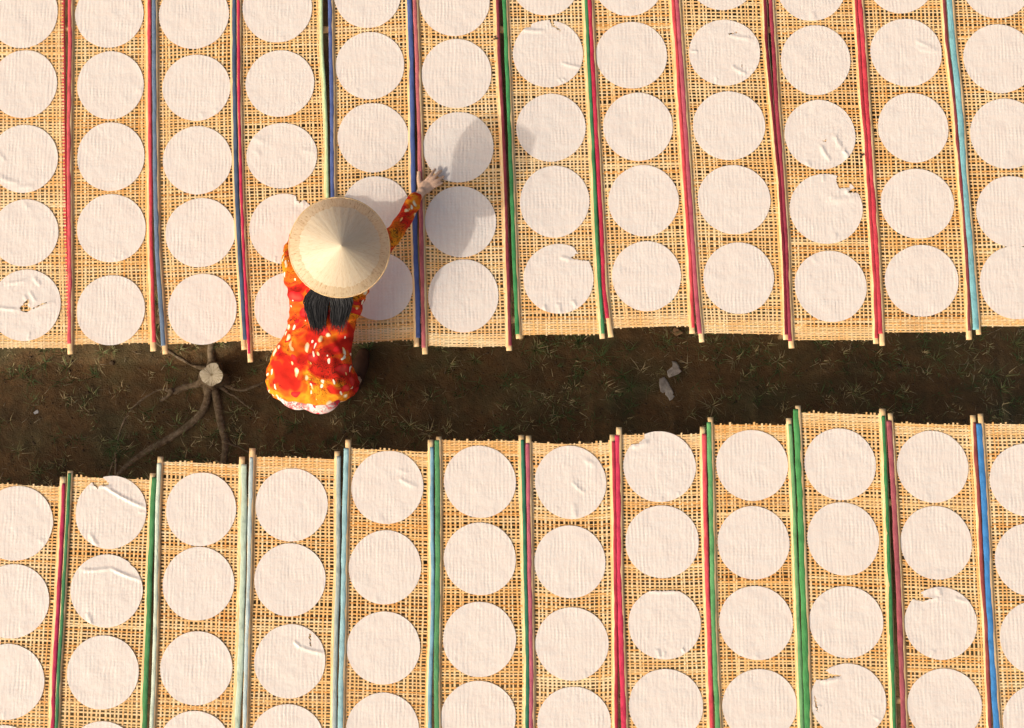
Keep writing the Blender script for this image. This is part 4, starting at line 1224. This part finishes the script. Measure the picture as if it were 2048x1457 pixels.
# tufts one can make out
for (x, y, nb, ln, tn) in [(340, 735, 12, .09, .2), (135, 735, 14, .08, .55), (90, 725, 12, .09, .25), (190, 752, 14, .08, .2), (205, 705, 22, .06, .65), (60, 740, 8, .09, .3), (225, 700, 20, .05, .7),
    (240, 885, 16, .08, .25), (360, 700, 22, .05, .6), (390, 695, 18, .05, .75), (440, 690, 16, .06, .6), (505, 745, 14, .05, .4), (345, 765, 20, .05, .4), (735, 700, 26, .09, .35), (750, 770, 20, .06, .35),
    (1073, 700, 28, .10, .55), (1160, 685, 24, .09, .35), (1205, 715, 20, .10, .4), (1245, 750, 18, .09, .2), (1170, 745, 14, .08, .35), (1260, 775, 14, .09, .15), (1296, 776, 6, .04, .4), (1425, 812, 16, .10, .85),
    (1470, 720, 12, .09, .8), (1705, 785, 16, .10, .85), (1720, 790, 10, .09, .8), (1640, 690, 10, .09, .4), (1790, 790, 12, .10, .5), (1830, 815, 10, .10, .25), (1940, 700, 12, .08, .7), (2030, 690, 22, .10, .5),
    (2040, 720, 20, .10, .3), (1985, 750, 12, .10, .35), (820, 855, 16, .10, .75), (812, 862, 12, .08, .6), (830, 690, 20, .08, .6), (880, 700, 18, .07, .7), (950, 720, 18, .08, .5), (900, 730, 14, .09, .65),
    (590, 850, 14, .09, .4), (560, 830, 12, .08, .2), (610, 905, 14, .06, .5), (720, 880, 16, .05, .4), (1000, 860, 12, .08, .3), (1540, 880, 14, .08, .3), (1560, 740, 12, .08, .15), (1400, 700, 12, .07, .6),
    (40, 905, 14, .09, .75), (75, 940, 20, .07, .6), (110, 930, 16, .06, .7), (480, 870, 12, .05, .4), (560, 880, 12, .05, .3)]:
    tuft(x, y, nb, ln, tn)
for _ in range(2300):
    x, y = rg.uniform(-120, 2170), rg.uniform(600, 1010)
    dens = fbm(np.array([x / 190.0]), np.array([y / 120.0]), 12, 2)[0]
    if rg.random() > (dens - .22) * 2.0: continue
    tuft(x, y, int(rg.integers(4, 13)), rg.uniform(.025, .075), rg.choice([.15, .3, .5, .75, .9]), 0.018)
tag(link('grass', blades(T, 'grass', rg), BLADE), 'thin tufts of green and straw coloured grass on the dark path', None, None, 'stuff')
# dry stalks, twigs and crumbs lying flat
Ls, o = [], 0
lit, tone = [], []
for _ in range(3200):
    x, y = rg.uniform(-120, 2170), rg.uniform(600, 1010)
    p = gpt(x, y, 0.003)
    L = rg.uniform(.008, .06) * (1.6 if rg.random() < .08 else 1)
    az = rg.uniform(0, math.pi)
    d = np.array([math.cos(az), math.sin(az), rg.normal(0, .12)])
    s_ = np.array([-d[1], d[0], 0])
    P = np.stack([p - d * L / 2, p + s_ * rg.normal(0, .1) * L, p + d * L / 2])
    V, F = tube(P, np.array([1, .9, .5]) * rg.uniform(.0006, .0016), 4, 0.7)
    lit.append((V, F))
    tone.append(np.full(sum(len(f) for f in F), np.clip(rg.beta(2, 2), 0, 1)))
V, F = merge(lit)
nq, nt3 = len(F[0]), len(F[1])
tt = np.array([t[0] for t in tone])
me = mesh_np('dry_litter', V, F, True, {'tone': np.concatenate([np.repeat(tt, nq // len(tt)), np.repeat(tt, nt3 // len(tt))])})
nt_ = NT('litter'); nt_.base(nt_.ramp(attr(nt_, 'tone'), [(0, (.05, .035, .02)), (.5, (.17, .12, .06)), (1, (.42, .34, .22))]), .9, .15)
tag(link('dry_litter', me, nt_.m), 'dry stalks and plant crumbs scattered over the dark path', None, None, 'stuff')
# soil crumbs
cr = []
for _ in range(900):
    x, y = rg.uniform(-100, 2150), rg.uniform(620, 1000)
    r = rg.uniform(.002, .007) * (2 if rg.random() < .04 else 1)
    p = gpt(x, y, r * .3)
    cr.append(ellipsoid(p, (r * rg.uniform(.8, 1.3), r * rg.uniform(.8, 1.3), r * .7), None, 6, 4))
V, F = merge(cr)
tag(link('soil_crumbs', mesh_np('soil_crumbs', V, F, False), m_simple('crumb', (0.10, 0.07, 0.042), 0.95, 0.1, 0.5, 18, 0.3)), 'small crumbs of earth scattered over the dark path', None, None, 'stuff')
